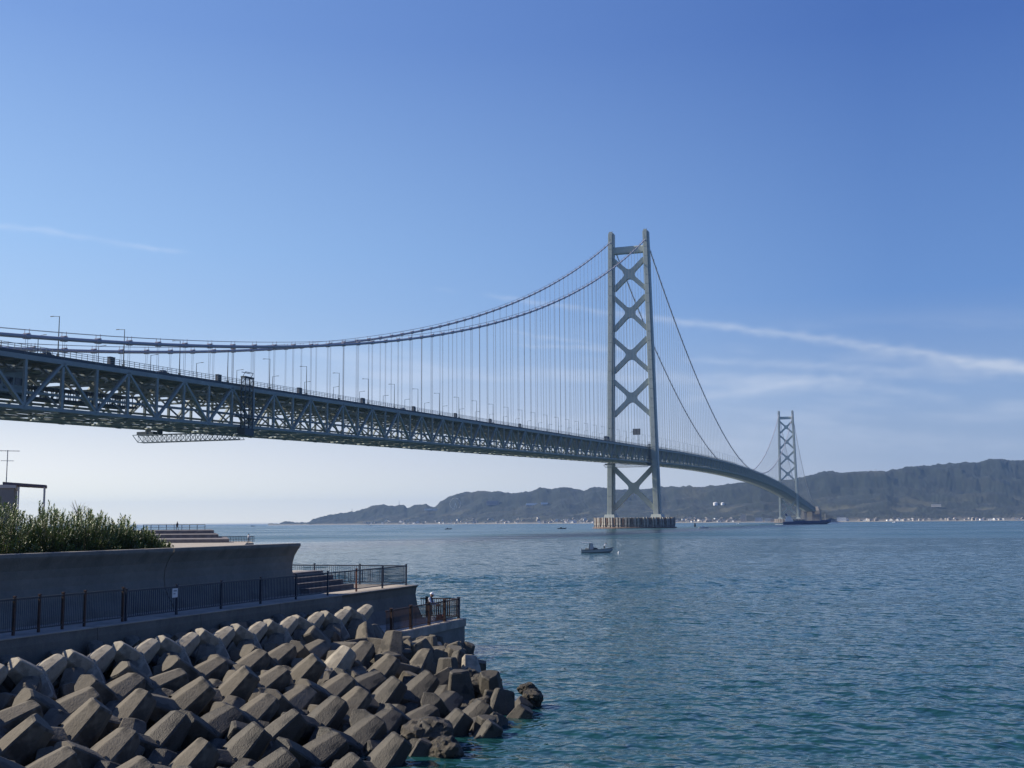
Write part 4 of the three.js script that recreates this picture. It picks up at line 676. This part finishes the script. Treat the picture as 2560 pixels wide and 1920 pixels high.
{
  const WHITE = [.72, .72, .74], NAVY = [.016, .02, .035];
  person('person in a white cap and dark vest fishing from the low landing', shore(21.6, 2.15, 1.45), -WA - 84 * R, { top: WHITE, sleeve: WHITE, vest: NAVY, pants: [.12, .1, .09], lean: .25, reach: [[.25, 1.04, .18], [.24, 1.0, .46]], stride: .05 }, 1.5, [.8, .8, .82]);
  const rod = thing('fishing_rod', 'dark fishing rod held over the landing fence by the person fishing', 'fishing rod', null, shore(21.6, 2.15, 1.45), -WA - 84 * R); mesh('blank', new MB().tube([[.06, .82, -.3], [.06, 1.05, -1.1], [.06, 1.5, -2.6]], [.012, .009, .004], 6), navyPaint, rod); mesh('reel', new MB().tube([[.0, .82, -.52], [.1, .82, -.52]], .04, 10), navyPaint, rod);
  const bag = thing('tackle_bag', 'reddish tackle bag on the low landing beside the person fishing', 'bag', null, shore(22.3, 2.5, 1.45), -WA); mesh('body', new MB().loft([[0, .2, .14], [.05, .22, .16], [.24, .21, .15], [.29, .16, .11]].map(([y, x, z]) => [[-x, y, z], [x, y, z], [x, y, -z], [-x, y, -z]])), std({ color: new THREE.Color(.22, .06, .05) }), bag); mesh('handle', new MB().tube([[-.12, .27, 0], [-.1, .38, 0], [.1, .38, 0], [.12, .27, 0]], .012, 6), navyPaint, bag);
  const box = thing('cool_box', 'small white cool box on the low landing near the fence corner', 'cool box', null, shore(20.7, 2.6, 1.45), -WA); mesh('body', new MB().box(-.2, .2, 0, .27, -.14, .14), white, box); mesh('lid', new MB().box(-.21, .21, .273, .32, -.15, .15), grey, box);
  const tp = (x, y, z) => [x, y, z];
  person('person in dark clothes standing at the top of the distant stepped terrace', tp(-70.4, 5.45, -236.5), 60 * R, { top: [.03, .03, .04], pants: [.025, .025, .03], reach: [[.26, 1.05, .06], [.24, .84, .12]], stride: .12 }, 1.75);
  person('person in a pale shirt leaning at the lower terrace fence corner', tp(-49.3, 3.2, -210.2), -60 * R, { top: [.55, .55, .56], pants: [.1, .1, .12], lean: .2, reach: [[.27, 1.05, .2], [.24, 1.08, .4]] }, 1.62);
}
// ---------------------------------------------------------------- boats
function hull(L, W, H, bowUp = .5, drft = .35) { // bow toward +x
  const st = []; for (let i = 0; i <= 14; i++) { const u = i / 14, x = lerp(-L / 2, L / 2, u), w = W / 2 * (u < .5 ? lerp(.88, 1, u * 2) : Math.pow(1 - Math.pow((u - .5) * 2, 2.2), .7)), top = H + bowUp * Math.pow(u, 2.6), keel = lerp(-drft, -.05, Math.pow(u, 3)); const xs = x + (u > .9 ? 0 : 0); st.push([[xs, top, -w - .001], [xs, (top + keel) / 2 - .02, -w * .93 - .001], [xs - (u > .8 ? (u - .8) * L * .5 : 0), keel, -w * .35 - .001], [xs - (u > .8 ? (u - .8) * L * .5 : 0), keel, w * .35 + .001], [xs, (top + keel) / 2 - .02, w * .93 + .001], [xs, top, w + .001]]); }
  const m = new MB(); for (let i = 0; i < 14; i++) for (let k = 0; k < 5; k++) m.quad(st[i][k], st[i + 1][k], st[i + 1][k + 1], st[i][k + 1]); m.quad(st[0][0], st[0][1], st[0][4], st[0][5]).quad(st[0][1], st[0][2], st[0][3], st[0][4]);
  for (let i = 0; i < 14; i++) { const f = q => [q[0], q[1] - .12, q[2] * .97]; m.quad(f(st[i][0]), f(st[i][5]), f(st[i + 1][5]), f(st[i + 1][0])); } return m;
}
{
  const hullM = std({ color: new THREE.Color(.30, .33, .35), roughness: .45 }), cabM = std({ color: new THREE.Color(.36, .38, .42), roughness: .5 }), deckM = std({ color: new THREE.Color(.42, .40, .34) });
  const L = 6.6, o = thing('fishing_boat', 'small grey fishing boat with a white canopy, one person bending at its bow', 'boat', null, polar(4.24, 241, .0), -8 * R);
  mesh('hull', hull(L, 1.9, .62, .42), hullM, o);
  mesh('rubbing_strake', new MB().tube(Array.from({ length: 9 }, (_, i) => [lerp(-L / 2, L / 2, i / 8), .66 + .42 * Math.pow(i / 8, 2.6), .93 * (i < 5 ? 1 : Math.pow(1 - Math.pow((i / 8 - .5) * 2, 2.2), .7))]), .05, 6), navyPaint, o);
  mesh('cabin', new MB().loft([[.5, -1.55, -.75, .55], [1.3, -1.5, -.78, .52], [1.95, -1.42, -.85, .46]].map(([y, a, b, z]) => [[a, y, z], [b, y, z], [b, y, -z], [a, y, -z]])), cabM, o);
  mesh('windscreen', new MB().loft([[.55, -.74, .35, .5], [.95, -.74, .15, .46], [1.12, -.76, -.25, .4]].map(([y, a, b, z]) => [[a, y, z], [b, y, z], [b, y, -z], [a, y, -z]])), glassDark, o);
  mesh('canopy', new MB().box(-3.2, -1.2, 2.02, 2.2, -.8, .8), white, o); for (const z of [-.6, .6]) mesh('canopy_post', new MB().bar([-1.7, .6, z], [-1.55, 2.02, z], .07, .07, [0, 0, 1]), navyPaint, o);
  mesh('engine_cover', new MB().box(-2.5, -1.85, .5, .98, -.4, .4), deckM, o); mesh('outboard', new MB().box(-3.45, -3.2, .25, 1.0, -.16, .16), white, o); mesh('bow_roller', new MB().tube([[3.0, 1.0, 0], [3.55, 1.06, 0]], .08, 8), navyPaint, o);
  const bp = polar(4.24, 241, 0), th = -8 * R; person('person in a white top bending forward on the bow of the grey fishing boat', [bp[0] + 1.55 * Math.cos(th), bp[1] + .62, bp[2] - 1.55 * Math.sin(th)], -90 * R + th, { top: [.6, .62, .66], pants: [.02, .025, .04], lean: 1.0, reach: [[.2, 1.08, .5], [.2, .9, .6]] }, 1.5);
  const b = thing('float_buoy', 'white round float bobbing ahead of the grey fishing boat', 'buoy', null, polar(5.33, 238, 0)); mesh('ball', new MB().add(new THREE.SphereGeometry(.22, 16, 12), new THREE.Matrix4().makeTranslation(0, .1, 0)), white, b); mesh('ring', new MB().add(new THREE.TorusGeometry(.06, .015, 6, 12), new THREE.Matrix4().makeTranslation(0, .36, 0)), grey, b);
  // small craft farther out
  const skiff = (az, d, len, col, label, turn) => { const t = thing('small_boat', label, 'boat', 'small boats on the strait', polar(az, d, 0), turn); mesh('hull', hull(len, len * .28, len * .085, len * .05), std({ color: new THREE.Color(...col) }), t); mesh('wheelhouse', new MB().loft([[len * .07, 1], [len * .2, .92]].map(([y, k]) => [[-len * .22, y, len * .09 * k], [-len * .02 * k, y, len * .09 * k], [-len * .02 * k, y, -len * .09 * k], [-len * .22, y, -len * .09 * k]])), std({ color: new THREE.Color(...col.map(v => v * 1.3)) }), t); };
  skiff(-3.28, 1130, 7, [.05, .06, .08], 'low dark boat far out on the water left of the near tower', .1); skiff(2.48, 1040, 8.5, [.07, .09, .1], 'dark skiff on the water just left of the near tower foundation', .1); skiff(9.6, 1010, 9, [.5, .52, .55], 'pale boat on the water right of the near tower foundation', .05);
  skiff(-7.23, 2700, 10, [.75, .75, .75], 'tiny white boat below the hills at the island tip', .1); skiff(18.72, 2400, 11, [.8, .8, .8], 'white boat below the wooded slope right of the ship', .1); skiff(11.34, 2200, 9, [.75, .75, .72], 'tiny white boat left of the far tower', .1); skiff(-13.0, 3400, 14, [.1, .1, .12], 'faint boat on the horizon near the left end of the sea', .1);
  const by = thing('channel_buoy', 'dark channel buoy on the water between the two towers', 'buoy', null, polar(9.16, 1320, 0)); mesh('float', new MB().add(new THREE.CylinderGeometry(1.5, 1.3, 1.4, 14), new THREE.Matrix4().makeTranslation(0, .4, 0)), navyPaint, by); mesh('tower', new MB().loft([[1.1, 1.0], [3.2, .6], [3.9, .75]].map(([y, a]) => [[-a, y, a], [a, y, a], [a, y, -a], [-a, y, -a]])), navyPaint, by);
  // the blue ship
  const sh = thing('cargo_ship', 'low dark blue coaster with a white bridge at its stern', 'ship', null, polar(14.6, 1760, 0), -12 * R), blue = std({ color: new THREE.Color(.014, .03, .13), roughness: .5 });
  mesh('hull', hull(70, 11, 4.4, 2.4, 2), blue, sh); mesh('hatch', new MB().box(-18, 24, 4.2, 5.6, -3.6, 3.6), blue, sh);
  mesh('deckhouse', new MB().loft([[4.2, -32, -20, 4.6], [8.0, -32, -20.5, 4.4], [8.05, -30.5, -22, 3.8], [12.4, -30.3, -22.6, 3.6], [12.5, -30.8, -22, 4.2], [13.1, -30.8, -22, 4.2]].map(([y, a, b, z]) => [[a, y, z], [b, y, z], [b, y, -z], [a, y, -z]])), std({ color: new THREE.Color(.62, .63, .65) }), sh);
  mesh('funnel', new MB().box(-31.2, -28.8, 13.1, 16.4, -1.2, 1.2), blue, sh); mesh('mast', new MB().tube([[27, 5, 0], [27, 16, 0]], .4, 6), grey, sh); mesh('aft_mast', new MB().tube([[-26, 13.1, 0], [-26, 18.5, 0]], .3, 6), grey, sh);
  const wake = new MB(); for (let i = 0; i < 5; i++) wake.add(new THREE.SphereGeometry(1, 8, 6), new THREE.Matrix4().makeScale(1.8, .35, .8).setPosition(-36 - i * 2.2, .1, (i % 2) * .8)); mesh('wake_foam', wake, white, sh);
}
// ---------------------------------------------------------------- far shore: houses, tanks, masts, wheel
{
  const rnd = mulberry(99), roofs = [[.10, .10, .11], [.16, .12, .10], [.22, .13, .10], [.08, .09, .11], [.20, .19, .18]], walls = [[.62, .61, .58], [.4, .36, .31], [.8, .8, .78], [.28, .24, .2], [.5, .46, .41]];
  const house = (w, h, l, roof, wall, flat) => { const m = new MB(); m.col = wall; m.box(-w / 2, w / 2, -3, h, -l / 2, l / 2); if (flat) { m.col = roof; m.box(-w / 2 - .2, w / 2 + .2, h + .003, h + .5, -l / 2 - .2, l / 2 + .2); m.col = [.06, .07, .08]; for (let y = 2; y < h - 1.5; y += 3.1) for (let x = -w / 2 + 1; x < w / 2 - 1.5; x += 3) m.box(x, x + 1.5, y, y + 1.3, l / 2 + .005, l / 2 + .06); } else { m.col = roof; const r = h + w * .32, e = .6; m.quad([-w / 2 - e, h - .2, l / 2 + e], [0, r, l / 2 + e], [0, r, -l / 2 - e], [-w / 2 - e, h - .2, -l / 2 - e]).quad([0, r, l / 2 + e], [w / 2 + e, h - .2, l / 2 + e], [w / 2 + e, h - .2, -l / 2 - e], [0, r, -l / 2 - e]); m.col = wall; m.tri([-w / 2, h, l / 2], [w / 2, h, l / 2], [0, r - .15, l / 2]).tri([w / 2, h, -l / 2], [-w / 2, h, -l / 2], [0, r - .15, -l / 2]); m.col = [.06, .07, .08]; for (const x of [-w * .28, w * .12]) m.box(x, x + w * .18, h * .3, h * .62, l / 2 + .005, l / 2 + .06); } return m.build(); };
  const kinds = []; for (let i = 0; i < 12; i++) kinds.push(house(8 + rnd() * 7, 4.5 + rnd() * 4, 8 + rnd() * 6, roofs[i % 5], walls[(i * 3 + 1) % 5], i % 4 === 3));
  const zones = [[-7.6, -4.2, 26, 'pale house on the low shore below the leftmost island hill', 260], [-4.2, 0, 46, 'small house in the shoreside town left of the near tower', 320], [0, 5.2, 72, 'small house crowded on the shore behind the near tower', 330], [4.6, 7.6, 24, 'small house on the slope seen between the near tower legs', 420], [7.8, 11.2, 58, 'small house on the shore between the two towers', 300], [9.6, 12.6, 8, 'house on the slope below the white tanks', 420], [16.2, 24.8, 60, 'small house on the shore under the wooded ridge at the right', 120]];
  for (const [a0, a1, n, label, depth] of zones) for (let i = 0; i < n; i++) {
    const az = lerp(a0, a1, rnd()), dc = coastAt(az), d = dc + 22 + depth * Math.pow(rnd(), 1.5), p = polar(az, d, ground(az, d) + .4), g = kinds[Math.floor(rnd() * kinds.length)];
    const o = one('house', g, vc, label, 'house', 'houses along the island shore', p, -az * R + (rnd() - .5) * 1.2); o.scale.setScalar(.6 + .75 * rnd() * rnd());
  }
  const big = (name, az, dd, w, h, l, col, label, cat) => { const d = coastAt(az) + dd; return one(name, house(w, h, l, [.25, .25, .25], col, true), vc, label, cat, null, polar(az, d, ground(az, d) + .5), -az * R); };
  big('apartment_block', 11.55, 40, 20, 27, 18, [.5, .42, .34], 'tall beige block on the shore left of the far tower', 'building'); big('apartment_block', 12.3, 50, 26, 14, 16, [.42, .45, .5], 'pale grey block on the shore beside the tall beige block', 'building'); big('apartment_block', 12.75, 45, 22, 12, 14, [.5, .52, .5], 'low pale block on the shore next to the far tower', 'building'); big('apartment_block', 3.04, 45, 30, 11, 16, [.78, .78, .76], 'white block on the shore left of the near tower base', 'building'); big('apartment_block', 16.25, 30, 30, 13, 18, [.8, .8, .78], 'large white building on the shore right of the bridge end', 'building'); big('apartment_block', 13.15, 20, 40, 10, 14, [.45, .33, .24], 'long brown building on the shore behind the ship', 'building');
  const slope = (az, el, w, h, l, col, label, name, cat) => { let d = coastAt(az) + 60; const dmax = coastAt(az) + ridgeAt(az); while (d < dmax && ground(az, d) - drop(d) + 4 < EYE + d * Math.tan(el * R)) d += 6; return one(name, house(w, h, l, [.5, .5, .5], col, true), vc, label, cat, null, polar(az, d, ground(az, d) + 5), -az * R); };
  slope(-1.02, .86, 62, 20, 24, [.30, .22, .21], 'wide reddish-brown building on the hillside left of the near tower', 'hillside_hotel', 'building'); slope(1.0, .85, 66, 6, 20, [.8, .8, .82], 'long white roof on the hillside behind the left hanger ropes', 'hillside_hall', 'building'); slope(1.6, .88, 34, 7, 18, [.75, .75, .78], 'white hall on the hillside next to the long white roof', 'hillside_hall', 'building'); slope(-4.3, .62, 44, 6, 16, [.75, .74, .7], 'long white greenhouse roof on the saddle of the left hills', 'greenhouse', 'building'); slope(-3.9, .62, 40, 6, 16, [.72, .72, .7], 'second white greenhouse roof on the saddle of the left hills', 'greenhouse', 'building'); slope(20.6, .58, 36, 6, 16, [.5, .46, .4], 'beige roof on the wooded slope at the right', 'hillside_hall', 'building');
  // white tanks
  const tank = (az, el, r, h, label) => { let d = coastAt(az) + 60; while (d < coastAt(az) + ridgeAt(az) && ground(az, d) - drop(d) + 5 < EYE + d * Math.tan(el * R)) d += 5; const t = thing('water_tank', label, 'tank', 'white tanks on the hillside', polar(az, d, ground(az, d) + 2)); mesh('shell', new MB().add(new THREE.CylinderGeometry(r, r, h, 32), new THREE.Matrix4().makeTranslation(0, h / 2 - 2, 0)), white, t); mesh('roof', new MB().add(new THREE.ConeGeometry(r * 1.02, r * .3, 32), new THREE.Matrix4().makeTranslation(0, h - 2 + r * .15, 0)), white, t); };
  tank(10.2, .80, 9.5, 13, 'larger white round tank on the hillside between the towers'); tank(10.56, .80, 8, 10, 'smaller white round tank on the hillside between the towers');
  // masts
  const mast = (az, h, label) => { const d = coastAt(az) + ridgeAt(az), t = thing('radio_mast', label, 'mast', 'masts on the island hills', polar(az, d, ground(az, d) - 1)); mesh('lattice', new MB().loft([[0, 1.3], [h * .6, .8], [h, .5]].map(([y, a]) => [[-a, y, a], [a, y, a], [a, y, -a], [-a, y, -a]])), grey, t); mesh('platform', new MB().box(-2, 2, h * .82, h * .86, -2, 2), grey, t); };
  mast(-5.77, 36, 'radio mast on the rounded left hill'); mast(-8.13, 28, 'small radio mast on the low left hill'); mast(17.95, 14, 'small mast on the ridge right of the far tower');
  // big wheel
  const az = -2.93; let d = coastAt(az) + 60; while (d < coastAt(az) + ridgeAt(az) && ground(az, d) - drop(d) < EYE + d * Math.tan(.6 * R)) d += 5; const w = thing('ferris_wheel', 'pale ferris wheel on the hillside behind the left of the bridge', 'ferris wheel', null, polar(az, d, ground(az, d) + 3), -az * R - .2), rim = new MB(), rr = 29;
  rim.add(new THREE.TorusGeometry(rr, .4, 6, 60), new THREE.Matrix4().makeTranslation(0, rr + 3, 0)); mesh('rim', rim, white, w); for (let k = 0; k < 18; k++) { const a = k / 18 * 6.283; mesh('spoke', new MB().bar([0, rr + 3, 0], [rr * Math.cos(a), rr + 3 + rr * Math.sin(a), 0], .22, .22, [0, 0, 1]), white, w); mesh('gondola', new MB().add(new THREE.SphereGeometry(1.3, 8, 6), new THREE.Matrix4().makeTranslation((rr + 1.5) * Math.cos(a), rr + 3 + (rr + 1.5) * Math.sin(a), 0)), white, w); } for (const s of [-1, 1]) mesh('support', new MB().bar([s * 13, -4, 3], [0, rr + 3, 1.5], .9, .9, [0, 0, 1]), white, w);
}
renderer.render(scene, camera);
